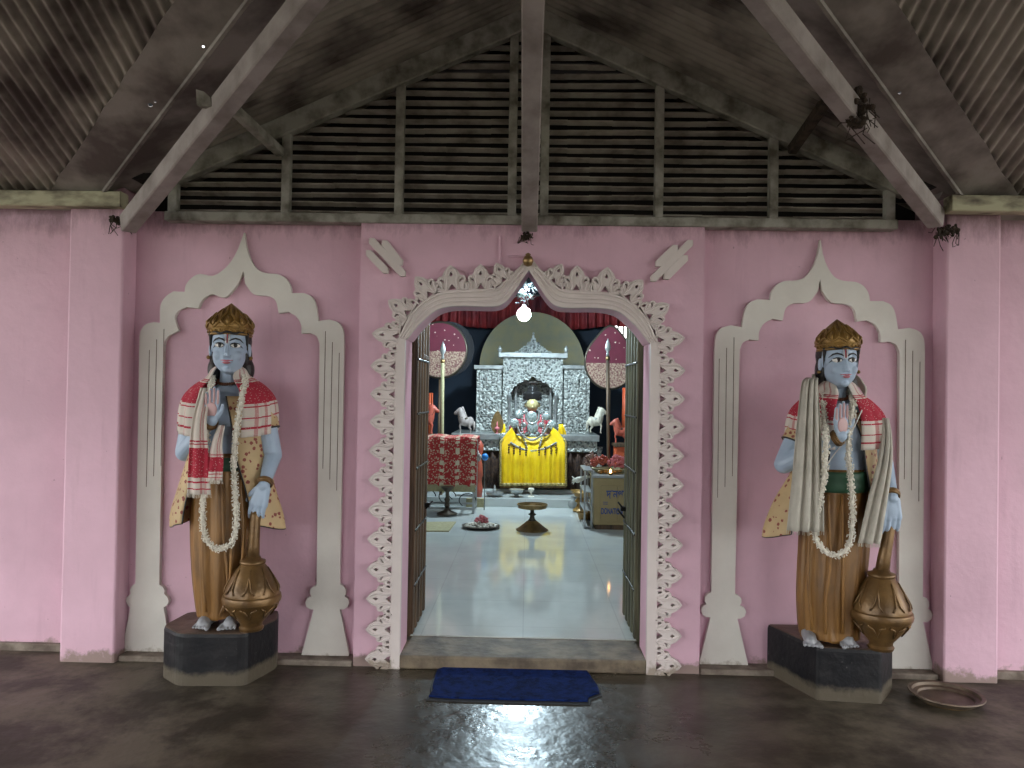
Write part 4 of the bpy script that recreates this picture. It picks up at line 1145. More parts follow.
# ================================================================== DOOR LEAVES
ZI = .08
for i, s in enumerate((-1, 1)):
    d0 = empty('door_%d' % (i + 1), (s * .675, 4.53, ZI)); struct(d0, ('left' if s < 0 else 'right') + ' wooden door leaf standing open inwards')
    mw = 'wood' if s < 0 else 'wood_r'
    L = .55; Hh = 2.12; b = MB()
    b.box((0, L / 2, Hh / 2 + .01), (.04, L, Hh)).build('leaf', mw, d0, bev=.003)
    for y in (.03, .15, .27, .39, .52):
        bb = MB(); bb.box((-s * .026, y, Hh / 2 + .01), (.022, .05, Hh - .02)); bb.build('batten', mw, d0, bev=.008)
    for z in (.30, .62, .98, 1.30, 1.62):
        bb = MB(); bb.box((-s * .038, L / 2, z), (.006, L - .02, .012)); 
        bb.build('iron_strap', 'iron', d0, bev=.002)
    # ring handles on the free edge
    for z in ((.70,) if s < 0 else (.665, .715)):
        rb = MB(); cz = z; cy = L - .02
        rb.tube([(-s * (.055 + .0 * math.cos(a)) + -s * .02 * math.sin(a), cy - .018 + .024 * math.cos(a), cz + .024 * math.sin(a)) for a in [2 * PI * q / 20 for q in range(20)]], .006, 8, closed=True)
        rb.build('ring_handle', 'iron', d0, smooth=True)
    MB().box((-s * .035, L - .03, .70), (.05, .05, .03)).build('latch', 'iron', d0, bev=.004)
    # frame post against the wall
    struct(MB().box((s * .715, 4.56, 1.14), (.05, .12, 2.2)).build('trim_%d' % (20 + i), mw, bev=.004))
# door chain on the left leaf
ch = P(428, 358, 4.95); ch2 = P(414, 349, 4.6)
o = MB()
for q in range(14):
    t = q / 13; p = ch2.lerp(ch, t) - ch2
    o.tube([p + Vector((.006 * math.cos(a), .0, .009 * math.sin(a))) if q % 2 else p + Vector((0, .006 * math.cos(a), .009 * math.sin(a))) for a in [2 * PI * w / 8 for w in range(8)]], .002, 5, closed=True)
o = o.build('door_chain', 'steel', loc=ch2); tag(o, 'thin metal chain hanging by the left door leaf', 'chain')

# ================================================================== SANCTUM
# steps
s1y, s2y = 9.9, 10.9; Z1 = .19
o = MB().box((0, (s1y + IY) / 2, (.08 + Z1) / 2 + .0), (2 * IX, IY - s1y, Z1 - .08)).build('trim_22', 'marble', bev=.006); struct(o, 'white marble step before the altar')
o = MB().box((0, (10.5 + IY) / 2, Z1 + .02), (2.8, IY - 10.5, .04)).build('trim_23', 'marble', bev=.005); struct(o)
ZS = Z1 + .04
YT = 11.0
def Q(px, py, Y=YT): return P(px, py, Y)
th = empty('silver_throne', (0, YT, ZS)); tag(th, 'large embossed silver altar throne with arched centre', 'throne')
to = Vector(th.location)
def lc(px, py, Y=YT): p = Q(px, py, Y) - to; return (p.x, p.z)
def slab(name, px0, px1, py0, py1, y0, y1, m='silver', par=None, bev=.008):
    a = lc(px0, py1); c = lc(px1, py0)
    return MB().box(((a[0]+c[0])/2, (y0+y1)/2, (a[1]+c[1])/2), (c[0]-a[0], y1-y0, c[1]-a[1])).build(name, m, par or th, bev=bev)
# side panels
for (x0, x1, nm) in ((475.5, 502, 'L'), (563, 590, 'R')):
    p = slab('side_panel', x0, x1, 369, 436, .0, .35)
    slab('cornice', x0 - 1.5, x1 + (1.5), 365.5, 369, -.03, .36, 'silverplain')
    for (a, c) in ((372, 391), (394, 414), (416, 430)):
        fr = MB(); q0 = lc(x0 + 4, c); q1 = lc(x1 - 4, a)
        fr.tube([(q0[0], -.005, q0[1]), (q1[0], -.005, q0[1]), (q1[0], -.005, q1[1]), (q0[0], -.005, q1[1])], .010, 6, closed=True)
        cx, cz = (q0[0]+q1[0])/2, (q0[1]+q1[1])/2; w = (q1[0]-q0[0])/2
        for q in range(10):
            aa = 2 * PI * q / 10; fr.ell((cx + w * .6 * math.cos(aa), -.004, cz + w * .5 * math.sin(aa)), (.022, .014, .022), None, 8, 6)
        fr.ell((cx, -.004, cz), (.05, .02, .06), None, 10, 8)
        fr.build('embossed_panel', 'silver', p, smooth=True)
# centre portal: scalloped arch in a prism with hole
a0 = lc(502, 436); a1 = lc(563, 357)
zc = lc(532, 397)[1]; hw = (lc(553, 400)[0] - lc(512, 400)[0]) / 2; mx = (a0[0] + a1[0]) / 2
hole = [(mx - hw, a0[1] + .01), (mx - hw, zc)]
nsc = 9
for q in range(nsc):
    aa0 = PI - PI * q / nsc; aa1 = PI - PI * (q + 1) / nsc
    for w in range(4):
        t = (w + .5) / 4; aa = aa0 + (aa1 - aa0) * t; bu = 1 + .10 * math.sin(PI * t) + (.18 if q == 4 else 0) * math.sin(PI * t)
        hole.append((mx + hw * math.cos(aa) * bu, zc + hw * .78 * math.sin(aa) * bu))
hole += [(mx + hw, zc), (mx + hw, a0[1] + .01)]
hole = [hole[0]] + hole[1:]
MB().prism([[(a0[0], a0[1]), (a1[0], a0[1]), (a1[0], a1[1]), (a0[0], a1[1])], hole], -.05, .12).build('arched_portal', 'silver', th, bev=.006)
slab('cornice', 498.5, 567.5, 353.5, 357.5, -.09, .3, 'silverplain')
slab('portal_back', 508, 557, 380, 436, .24, .28, 'silver')
slab('portal_side', 503, 508, 372, 436, .12, .54); slab('portal_side', 557, 562, 372, 436, .12, .54)
# inner rectangular frame
fr = MB(); q0 = lc(515, 436); q1 = lc(551, 382)
fr.beam((q0[0], .14, q0[1]), (q0[0], .14, q1[1]), .035, .035, up=(0, 1, 0)); fr.beam((q1[0], .14, q0[1]), (q1[0], .14, q1[1]), .035, .035, up=(0, 1, 0)); fr.beam((q0[0] - .02, .14, q1[1]), (q1[0] + .02, .14, q1[1]), .035, .035)
fr.build('inner_frame', 'silverplain', th)
for px in (509, 555):
    x, z0_ = lc(px, 434); _, z1_ = lc(px, 394); h = z1_ - z0_
    MB().lathe([(.035, 0), (.035, .03), (.02, .05), (.018, h * .5), (.02, h - .07), (.03, h - .05), (.035, h - .02), (.02, h), (.004, h + .05)], (x, -.08, z0_), 14).build('pillar', 'silverplain', th, smooth=True, ang=40)
# crest
cz = a1[1] + .045
cr = [(-.27, 0), (-.25, .03), (-.2, .03), (-.17, .075), (-.11, .085), (-.085, .15), (-.04, .16), (-.035, .21), (-.012, .22), (-.018, .245), (0, .27)]
cr = cr + [(-x, z) for x, z in cr[:-1]][::-1]
b = MB(); b.prism([(mx + x, cz + z) for x, z in cr], -.03, .02)
for q in range(7): 
    for w in range(3):
        x = (q - 3) * .062; z = .03 + w * .055
        if abs(x) < .25 - z * .95: b.ell((mx + x, -.035, cz + z), (.022, .014, .022), None, 8, 6)
b.ell((mx, 0, cz + .28), (.016, .016, .02))
b.build('crest', 'silver', th, smooth=False)
for px in (500, 566):
    x, z = lc(px, 353); MB().lathe([(.03, 0), (.02, .02), (.035, .045), (.022, .07), (.006, .10)], (x, -.05, z), 14).build('finial', 'silverplain', th, smooth=True)
# ledge and base
slab('ledge', 455, 596, 433.5, 437, -.55, .5, 'silverplain')
slab('frieze', 458, 594, 437, 447.5, -.5, .45)
x0_, zb_ = lc(458, 449); x1_, _ = lc(594, 449)
gx = [x0_ + (x1_ - x0_) * q / 160 for q in range(161)]
sheet('base_drape', [[(x, -.46 + .02 * math.sin(x * 60) + .008 * math.sin(x * 143), zb_ * (1 - t) + .0 * t + .01) for x in gx] for t in (0, .3, .6, 1)], 'brocdark', th, .006)
# legs of the ledge
for px in (596,):
    x, z = lc(px, 445); MB().lathe([(.05, 0), (.06, .05), (.035, .1), (.05, z * .5), (.035, z - .1), (.055, z)], (x, -.42, 0), 14).build('post', 'silver', th, smooth=True)

# dome shaped panel behind
b = MB(); c_ = P(532, 372, 11.75); rx = (P(585, 372, 11.75).x - P(479, 372, 11.75).x) / 2; rzz = P(532, 312, 11.75).z - c_.z
pr = [(math.cos(PI * q / 40) * rx, math.sin(PI * q / 40) ** .9 * rzz) for q in range(41)] + [(-rx, Z1 + .04 - c_.z), (rx, Z1 + .04 - c_.z)]
o = b.prism(pr, 0, .05).build('dome_panel', 'dome', loc=c_, bev=.01); tag(o, 'tall round-topped ochre panel behind the silver throne', 'panel')
# red frill
fz0, fz1 = P(540, 312, 11.9).z, P(540, 329, 11.9).z
gx = [-2.4 + 4.8 * q / 400 for q in range(401)]
o = sheet('red_frill', [[(x, .03 * math.sin(x * 55) * (.5 + t) + .012 * math.sin(x * 97), (fz0 + .25) * (1 - t) + (fz1 + .06 * math.cos(x * 2.4) ** 2) * t) for x in gx] for t in (0, .25, .5, .75, 1)], 'redcurt', None, .004)
o.location = (0, 11.9, 0); MB().tube([(-IX, 0, fz0 + .25), (IX, 0, fz0 + .25)], .014, 8).build('rod', 'darksteel', o); tag(o, 'pleated red cloth frill hung across the top of the sanctum', 'curtain')

# bulb
bp = P(524, 314, 9.8)
bl = empty('hanging_bulb', bp); tag(bl, 'lit bluish-white bulb hanging in front of the altar', 'light bulb')
MB().ell((0, 0, 0), (.085, .085, .09), None, 20, 14).build('bulb_glass', 'glass_bulb', bl, smooth=True)
MB().lathe([(.02, .05), (.026, .06), (.026, .11), (.012, .12)], (0, 0, 0), 16).build('socket', 'white', bl, smooth=True)
MB().tube([(0, 0, .115), (0, 0, IZ - bp.z)], .004, 6).build('cord', 'black', bl)
ld = bpy.data.lights.new('bulb_light', 'POINT'); ld.energy = 235; ld.color = (.70, .90, 1.0); ld.shadow_soft_size = .06
lo = bpy.data.objects.new('bulb_light', ld); col.objects.link(lo); lo.location = bp + Vector((0, -.16, -.0))

# tinsel above the bulb
tp = P(526, 292, 9.3); b = MB(); rnd = random.Random(3)
for q in range(90):
    p = Vector((rnd.gauss(0, .07), rnd.gauss(0, .04), rnd.gauss(0, .07))); e = Vector((rnd.uniform(-1, 1), rnd.uniform(-1, 1), rnd.uniform(-1, 1))).normalized() * .03
    b.tube([p - e, p + e], .0035, 4)
b.tube([(0, 0, 0), (0, 0, IZ - tp.z)], .003, 5)
tag(b.build('tinsel_cluster', 'silverplain', loc=tp), 'silvery tinsel cluster hanging just above the lit bulb', 'decoration')
# idol with yellow cloth
idol = empty('idol', (P(532, 440, 10.75).x, 10.75, 0)); tag(idol, 'small gold-faced idol in black headdress on the silver throne', 'idol')
io = Vector(idol.location)
def J(px, py, Y=10.75): return P(px, py, Y) - io
b = MB()
p0 = J(532, 436); p1 = J(532, 412)
b.ell(J(532, 428), (.20, .15, .20), None, 20, 12); b.ell(J(532, 445), (.30, .16, .20), None, 20, 12); b.ell(J(532, 441, 10.62), (.33, .17, .15), None, 20, 12); b.cap(J(532, 415), J(532, 408), .06, .05)
for s in (-1, 1): b.cap(J(532 + s * 9, 418), J(532 + s * 19, 428), .075, .06); b.cap(J(532 + s * 19, 428, 10.72), J(532 + s * 8, 436, 10.6), .055, .04)
o = b.build('body', 'redcloth', idol); remesh(o, .012, 2)
b = MB(); b.ell(J(532.5, 405, 10.64), (.085, .078, .085), None, 20, 14); b.ell(J(532.5, 407, 10.56), (.012, .02, .02)); 
for s in (-1, 1): b.ell(J(532.5 + s * 6.5, 405), (.02, .02, .03))
o = b.build('head', 'face_gold', idol, smooth=True)
b = MB(); b.lathe([(.10, 0), (.135, .03), (.118, .06), (.138, .085), (.11, .12), (.062, .13), (.07, .16), (.055, .195), (.01, .21)], J(532.5, 400.3, 10.74), 24, mod=lambda a, z: 1 + .08 * math.sin(7 * a))
b.build('headdress', 'black', idol, smooth=True)
for (px, py, r_) in ((519, 414.5, .05), (546.5, 416.5, .045), (514, 423, .052), (552, 425, .055), (531.5, 417, .065), (532.5, 427.5, .065), (525, 412.5, .022), (540, 412.5, .022), (532, 437.5, .045), (524, 425, .03), (541, 425, .03), (527, 434, .025), (538, 434, .025), (503.5, 437, .05), (560, 439, .055)):
    p = J(px, py, 10.44); r_ *= 1.22; MB().lathe([(.0, -.012), (r_, -.010), (r_ * 1.0, .0), (r_ * .75, .010), (r_ * .4, .012), (0, .02)], (0, 0, 0), 16).build('medallion', 'jewel', idol, smooth=True, loc=p).rotation_euler = (R(90), 0, 0)
b = MB()
for path in (((523, 412), (522, 428), (526, 445), (533, 460), (540, 445), (543, 428), (542, 412)), ((526, 412), (527, 420), (532, 424), (538, 420), (539, 412)), ((511, 443), (520, 448), (532, 451), (546, 448), (556, 443)), ((517, 425), (521, 434), (532, 440), (543, 434), (548, 425))):
    b = MB()
    for p in cat([J(x, y, 10.33) for x, y in path], 7): b.ell(p, .016, None, 6, 5)
    b.build('bead_necklace', 'silverplain', idol, smooth=True)
for px in (509, 514, 520, 526, 539, 545, 551, 556):
    y0 = 444 + 4 * math.sin((px - 505) / 56 * PI)
    b = MB()
    for q in range(4): b.ell(J(px, y0 + q * 2.4, 10.30), .015 - .001 * q, None, 6, 5)
    b.build('bead_tassel', 'bronze', idol, smooth=True)
# pink-white sides of dress
for s in (-1, 1):
    ps = [[J(532 + s * (11 + 9 * u), 424 + 15 * t, 10.58 + .03 * math.sin(u * 12)) for u in [q / 10 for q in range(11)]] for t in (0, .3, .6, 1)]
    sheet('dress_panel', ps, 'brocade', idol, .006)
# yellow cloth (own thing, laid over)
yc = empty('yellow_cloth', (P(532, 440, 10.45).x, 10.45, ZS)); tag(yc, 'bright yellow satin cloth with gold border draped before the idol', 'cloth')
yo = Vector(yc.location)
NX, NZ = 90, 26; grid = []
for j in range(NZ + 1):
    t = j / NZ; row = []
    xa = 512 + (500.5 - 512) * min(1, t * 4) ** .8; xb = 553 + (566 - 553) * min(1, t * 4) ** .8
    py = 437 + (486 - 437) * t
    for i in range(NX + 1):
        u = i / NX; px = xa + (xb - xa) * u
        top = -8 * (abs(2 * u - 1) ** 6) * (1 - t) * 1.2
        f = .018 * math.sin(u * 38 + 2 * math.sin(t * 2)) * t + .012 * math.sin(u * 83) * t
        row.append(P(px, py + top, 10.47 - .10 * math.sin(min(t * 2, 1) * PI / 2) + f - .07) - yo)
    grid.append(row)
yl = sheet('drape', grid, 'yellow', yc, .006)
for s in (0, 1):
    px = (503, 561)[s]; pts_ = [[P(px + (u - .5) * 11 + (2.2 * t * (-1 if s == 0 else 1)), 424 + 18 * t, 10.62 + .03 * math.sin(u * 9)) - yo for u in [q / 10 for q in range(11)]] for t in (0, .3, .6, 1)]
    for r_i, row in enumerate(pts_):
        w = .35 + .65 * r_i / 3; c_ = row[5]
        pts_[r_i] = [c_ + (p - c_) * w for p in row]
    sheet('shoulder_fold', pts_, 'yellow', yc, .006)
b = MB()
b.tube([Vector(p) + Vector((0, -.012, .02)) for p in grid[-1]], .022, 6); b.build('gold_border', 'gilt', yl, smooth=True)
b = MB(); b.tube([Vector(r_[0]) + Vector((.0, -.006, 0)) for r_ in grid[5:]], .016, 6); b.build('gold_border', 'gilt', yl, smooth=True); b = MB(); b.tube([Vector(r_[-1]) + Vector((.0, -.006, 0)) for r_ in grid[5:]], .016, 6); b.build('gold_border', 'gilt', yl, smooth=True)
b = MB()
for p in grid[-1][::1]:
    p = Vector(p); b.tube([p, p + Vector((0, -.005, -.025))], .0055, 5)
b.build('fringe', 'bronze', yl)

# round fans on poles
def fan(px, py, rpx, rpy, Y, label, pointed):
    c_ = P(px, py, Y); r_ = rpx / F * Y; r2 = rpy / F * Y
    root = empty('ceremonial_fan', (c_.x, Y, Z1)); tag(root, label, 'fan'); dz = c_.z - Z1
    top = []; bot = []
    for q in range(49):
        a = 2 * PI * q / 48; k = 1.0
        x, z = r_ * math.cos(a), r2 * math.sin(a)
        if pointed and z > 0: z = z * (1 + .35 * max(0, math.sin(a)) ** 8)
        top.append((x, z))
    hi_ = [(x, z) for x, z in top[:48] if z >= -.02 * r2]; lo_ = [(x, z) for x, z in top[:48] if z <= .02 * r2]
    def seg(pts, z0, up):
        pts = [(x, max(z, z0)) if up else (x, min(z, z0)) for x, z in pts]
        return pts
    cut = -.05 * r2
    U_ = [(x, z) for x, z in top[:48] if z > cut]; 
    Ls = [(x, z) for x, z in top[:48] if z <= cut]
    # order: top[:48] is ccw from +x; points with z<=cut are contiguous; z>cut wraps
    idx = [i for i in range(48) if top[i][1] > cut]
    wrap = [i for i in idx if i > 36] + [i for i in idx if i <= 36]
    Uo = [top[i] for i in wrap]; w0 = r_ * .998
    Uo = [(w0, cut)] + Uo + [(-w0, cut)]
    Lo = [(-w0, cut)] + Ls + [(w0, cut)]
    MB().prism([(x, z + dz) for x, z in Uo], -.02, .02).build('upper_cloth', 'maroon', root)
    MB().prism([(x, z + dz) for x, z in Lo], -.02, .02).build('lower_cloth', 'brocade', root)
    if not pointed: MB().prism([(x * 1.03 + .10, z * 1.03 + dz + .02) for x, z in top[:48]], .05, .09).build('rim_shadow_disc', 'navy2', root)  # dark offset disc stands in for the thick rim and its shadow
    MB().tube([(x * 1.02, 0, z * 1.02 + dz) for x, z in top[:48]], .022, 8, closed=True).build('rim', 'darkbrass', root, smooth=True)
    MB().tube([(0, .03, 0), (0, .03, dz - r2)], .016, 8).build('pole', 'wood', root, smooth=True)
fan(440, 350, 26, 27, 10.9, 'round maroon and gold cloth fan on the left of the altar', False)
fan(610, 362, 24, 26, 10.9, 'pointed maroon and gold cloth fan on the right of the altar', True)
# spears
def spear(px, pyt, Y, lean, label, m):
    top = P(px, pyt, Y); bx = P(px + lean, 470, Y).x
    root = empty('spear', (bx, Y, Z1)); tag(root, label, 'spear')
    h = top.z - Z1 - .24; dx = top.x - bx
    MB().tube([(0, 0, 0), (dx * .5, 0, h * .5), (dx, 0, h)], .024, 10).build('shaft', m, root, smooth=True)
    b = MB(); b.lathe([(.022, 0), (.018, .05), (.014, .07), (.030, .10), (.038, .13), (.028, .18), (.012, .22), (.001, .25)], (dx, 0, h), 14, 1, .45); b.build('spearhead', 'silverplain', root, smooth=True)
    MB().lathe([(.026, 0), (.032, .02), (.026, .05)], (dx, 0, h - .04), 12).build('ferrule', 'brass', root, smooth=True)
spear(443, 342, 10.3, -1, 'spear with wooden shaft leaning left of the throne', 'straw')
spear(608, 339, 10.3, 1, 'spear with dark reddish shaft right of the throne', 'wood')

# horses
def horse(px, py, hpx, Y, face, m, label, bust=False, stand=None):
    """py: ground of figure; face -1 left, +1 right"""
    c_ = P(px, py, Y); h = hpx / F * Y
    root = empty('horse_figure', (c_.x, Y, c_.z)); tag(root, label, 'figurine')
    b = MB(); f = face; V = lambda x, z, y=0: Vector((f * x * h * .70, y * h * 1.2, z * h))
    b.ell(V(-.08, .42), (.24 * h, .16 * h, .17 * h)); b.ell(V(.12, .46), (.15 * h, .16 * h, .19 * h)); b.ell(V(-.26, .43), (.13 * h, .15 * h, .18 * h))
    b.cap(V(.14, .52), V(.24, .80), .16 * h, .115 * h)                 # neck
    b.cap(V(.27, .83), V(.50, .72), .10 * h, .065 * h)                   # head
    b.ell(V(.30, .82), (.075 * h, .06 * h, .075 * h))
    for s in (-1, 1):
        b.cap(V(.25, .88, s * .035), V(.245, .97, s * .04), .022 * h, .008 * h)
        b.cap(V(.15, .40, s * .07), V(.27, .28, s * .07), .055 * h, .035 * h); b.cap(V(.27, .28, s * .07), V(.22, .06, s * .07), .032 * h, .026 * h); b.cap(V(.22, .04, s * .07), V(.26, .02, s * .07), .03 * h, .028 * h)
        b.cap(V(-.26, .38, s * .07), V(-.20, .24, s * .07), .08 * h, .045 * h); b.cap(V(-.20, .24, s * .07), V(-.30, .15, s * .07), .038 * h, .03 * h); b.cap(V(-.30, .15, s * .07), V(-.27, .03, s * .07), .028 * h, .028 * h)
    o = b.build('body', m, root); remesh(o, .010, 2)
    b = MB(); b.tube([V(-.36, .48), V(-.45, .40), V(-.46, .22), V(-.44, .1)], [.03 * h, .045 * h, .04 * h, .012 * h], 8); b.build('tail', m, root, smooth=True)
    b = MB()
    for q in range(6): b.ell(V(.0 + .035 * q - .03, .60 + .06 * q), (.05 * h, .045 * h, .06 * h))
    b.build('mane', m, root, smooth=True)
    b = MB(); b.tube([V(.36, .78, -.06), V(.36, .72, -.07), V(.30, .62, -.09), V(.10, .56, -.13)], .009 * h, 6); b.ell(V(-.04, .52), (.13 * h, .14 * h, .07 * h)); b.build('saddle', 'darkbrass' if m != 'horse_white' else 'silverplain', root, smooth=True)
    return root
horse(465, 433.5, 28, 10.55, -1, 'horse_grey', 'greyish horse figurine on the ledge left of the throne')
horse(596, 433.5, 28, 10.55, 1, 'horse_white', 'ivory horse figurine on the ledge right of the throne')
# wooden stands and the red horses
def stand(px0, px1, pyt, Y, m, label):
    a = P(px0, pyt, Y); c_ = P(px1, pyt, Y); w = c_.x - a.x; h = a.z - ZI if Y < 9.9 else a.z - Z1
    zb = ZI if Y < 9.9 else Z1
    root = empty('side_stand', ((a.x + c_.x) / 2, Y, zb)); tag(root, label, 'stand')
    MB().box((0, 0, h - .02), (w, .35, .04)).build('top', 'wood', root, bev=.006)
    MB().box((0, 0, (h - .04) / 2 + .2), (w - .04, .31, h - .44)).build('body', m, root, bev=.006)
    for x in (-1, 1):
        for y in (-1, 1): MB().box((x * (w / 2 - .04), y * .13, .1), (.04, .04, .2)).build('leg', 'wood', root)
    return root
stand(418, 446, 434, 10.25, 'wood', 'dark stand under the red horse figurine at left')
stand(613, 631, 443, 10.25, 'orange_cloth', 'orange spotted stand under the red horse figurine at right')
horse(426, 434, 32, 10.25, 1, 'horse_red', 'red horse figurine behind the checked cloth at left')
horse(620, 443, 26, 10.25, -1, 'horse_red', 'red horse figurine on the orange stand at right')
# orange hanging banners at the sides
for (px0, px1, y0, y1, Y, lab) in ((422.5, 433, 393, 437, 10.8, 'narrow red-orange hanging cloth behind the left door leaf'), (622, 640, 388, 432, 10.7, 'orange spotted hanging cloth behind the right door leaf'), (405, 413, 385, 480, 8.2, 'orange hanging cloth seen in the gap beside the left door leaf')):
    a = P(px0, y1, Y); c_ = P(px1, y0, Y); w = c_.x - a.x
    o = sheet('hanging_cloth', [[((u - .5) * w, .012 * math.sin(u * 25), (c_.z - a.z) * (1 - t)) for u in [q / 20 for q in range(21)]] for t in (0, .5, 1)], 'orange_cloth', None, .006)
    o.location = ((a.x + c_.x) / 2, Y, a.z); tag(o, lab, 'cloth')

# oil lamp with halo leaf
p = P(497, 434, 10.55)
ol = empty('brass_lamp', p); tag(ol, 'small brass lamp with leaf-shaped halo on the left ledge', 'lamp')
MB().prism([(.085 * math.sin(a) * (1 - .25 * math.cos(a) * 0), .13 + .13 * -math.cos(a) + (.05 * max(0, -math.cos(a)) ** 6)) for a in [2 * PI * q / 28 for q in range(28)]], .03, .045).build('halo', 'brass', ol, bev=.004)
MB().lathe([(.03, 0), (.032, .008), (.008, .02), (.01, .05), (.035, .065), (.03, .09), (.008, .10), (.012, .13), (.002, .17)], (0, 0, 0), 16).build('stem', 'pinkflower', ol, smooth=True)

# left rack with checked cloth
ry = 9.25
x0 = P(400, 480, ry).x; x1 = P(475, 480, ry).x; zt = P(450, 441, ry).z
rk = empty('display_rack', ((x0 + x1) / 2, ry + .25, ZI)); tag(rk, 'grey steel tube rack under the red checked cloth', 'rack')
w = x1 - x0; ht = zt - ZI
for x in (-1, 1):
    for y in (-1, 1): MB().box((x * (w / 2 - .015), y * .23, ht / 2), (.025, .025, ht)).build('leg', 'steel', rk)
for z in (.06, P(450, 471, ry).z - ZI, ht):
    b = MB()
    for y in (-1, 1): b.box((0, y * .23, z), (w, .022, .022))
    for x in (-1, 1): b.box((x * (w / 2 - .015), 0, z), (.022, .46, .022))
    b.build('rail', 'steel', rk)
MB().box((0, 0, ht + .008), (w, .5, .012)).build('top_board', 'wood', rk)
b = MB()
for sx in (-1, 1):
    for (cx, cz, r_) in ((.28, .28, .17), (.12, .20, .10), (.36, .16, .1)):
        b.tube([(sx * cx + r_ * math.cos(a), -.23, cz + r_ * math.sin(a) * .8) for a in [PI * 1.3 * q / 14 for q in range(15)]], .006, 6)
b.tube([(-w / 2, -.23, .40), (-.2, -.23, .52), (0.05, -.23, .48), (.3, -.23, .40), (w / 2, -.23, .42)], .009, 6)
b.build('scrollwork', 'iron', rk)
tc_ = empty('checked_cloth', ((x0 + x1) / 2, ry + .25, ZI + ht)); tag(tc_, 'red and cream checked woven cloth draped over the left rack', 'cloth')
zlow = P(450, 487, ry).z - (ZI + ht)
prof_ = [(.24, -.25), (.25, .01), (.20, .03), (-.20, .032), (-.255, .015), (-.27, -.05), (-.275, zlow * .5), (-.272, zlow * .75), (-.28, zlow)]
pp = cat([Vector((0, y, z + .012)) for y, z in prof_], 5)
sheet('drape', [[(-w / 2 - .01 + (w + .03) * u, p.y + .012 * math.sin(u * 33) * (1 if p.y < -.2 else 0), p.z + .008 * math.sin(u * 17)) for u in [q / 60 for q in range(61)]] for p in pp], 'gam_table', tc_, .006)
b = MB()
for q in range(60):
    x = -w / 2 + w * q / 59; b.tube([(x, -.285, zlow + .03), (x, -.29, zlow - .05)], .009, 5)
b.build('fringe', 'straw', tc_)
# pedestal lamp inside the rack
def goblet(name, loc, prof, m, label, c='lamp', n=24):
    o = MB().lathe(prof, (0, 0, 0), n).build(name, m, smooth=True, loc=loc, ang=50); tag(o, label, c); return o
goblet('lamp_stand', Vector(PZ(447, 514, ZI + .02)) , [(.12, 0), (.12, .01), (.05, .04), (.02, .07), (.035, .10), (.02, .13), (.035, .17), (.02, .2), (.025, .26), (.07, .30), (.08, .32), (.01, .315)], 'darkbrass', 'dark cast lamp stand at the foot of the left rack')
# flower toy and blue ball
p = P(485, 457, 9.6)
o = MB().ell((0, 0, 0), .042).build('blue_ball', 'skyblue', smooth=True, loc=p); tag(o, 'bright blue ball on a thin stick right of the checked cloth', 'ball')
MB().tube([(0, 0, -.035), (0, 0, ZI - p.z)], .006, 6).build('stick', 'darksteel', o)
o = MB().lathe([(.05, 0), (.06, .1), (.045, .2), (.05, .25), (.06, .27), (.05, .42), (.03, .5), (.06, .6), (.062, .66), (.03, .72)], (0, 0, 0), 18).build('painted_post', 'horse_red', smooth=True, loc=(P(478, 480, 9.95).x, 9.99, Z1)); tag(o, 'slim painted red post standing right of the left rack', 'post')
o = MB()
for q in range(14): o.ell((random.uniform(-.07, .03), random.uniform(-.02, .02), random.uniform(-.045, .05)), .03, None, 7, 5)
o = o.build('flower_bunch', 'horse_grey', loc=P(478, 456, 9.75)); tag(o, 'faded pinkish flower bunch beside the blue ball', 'flowers')

# straw mat
pts = [PZ(x, y, ZI) for x, y in ((400, 531.5), (449, 532), (456, 522.5), (405, 523))]
c_ = sum(pts, Vector()) / 4
o = MB().prism([((p - c_).x, (p - c_).y) for p in pts], 0, .012, fn=lambda x, y, z: Vector((x, z, y))).build('straw_mat', 'straw', loc=c_, bev=.003); tag(o, 'small pale straw mat on the marble near the left door leaf', 'mat')
# offering plate
c_ = PZ(481, 528, ZI)
of = empty('offering_plate', c_); tag(of, 'dark metal plate heaped with petals on the marble floor', 'plate')
MB().lathe([(0, .004), (.13, .004), (.165, .018), (.2, .022), (.205, .03), (.165, .028), (.13, .014), (0, .012)], (0, 0, 0), 36).build('dish', 'darkbrass', of, smooth=True, ang=40)
o = MB()
for q in range(150):
    a = random.uniform(0, 2 * PI); r_ = .17 * math.sqrt(random.random()); o.ell((r_ * math.cos(a), r_ * math.sin(a), .03 + .035 * (1 - r_ / .17) * random.random()), (.015, .013, .009), None, 6, 4)
o = o.build('petals', 'petal', loc=c_); tag(o, 'heap of white petals on the dark offering plate', 'petals', None, 'stuff')
for q in range(3):
    o = MB()
    for w_ in range(10): o.ell((random.uniform(-.03, .03), random.uniform(-.03, .03), random.uniform(0, .05)), .016, None, 7, 5)
    o = o.build('hibiscus_flower', 'pinkflower', loc=c_ + Vector(((-.035, .0, .035)[q], (.03, -.03, .03)[q], (.06, .085, .055)[q]))); tag(o, 'pink flower atop the petals on the offering plate', 'flower', 'pink flowers on the offering plate')
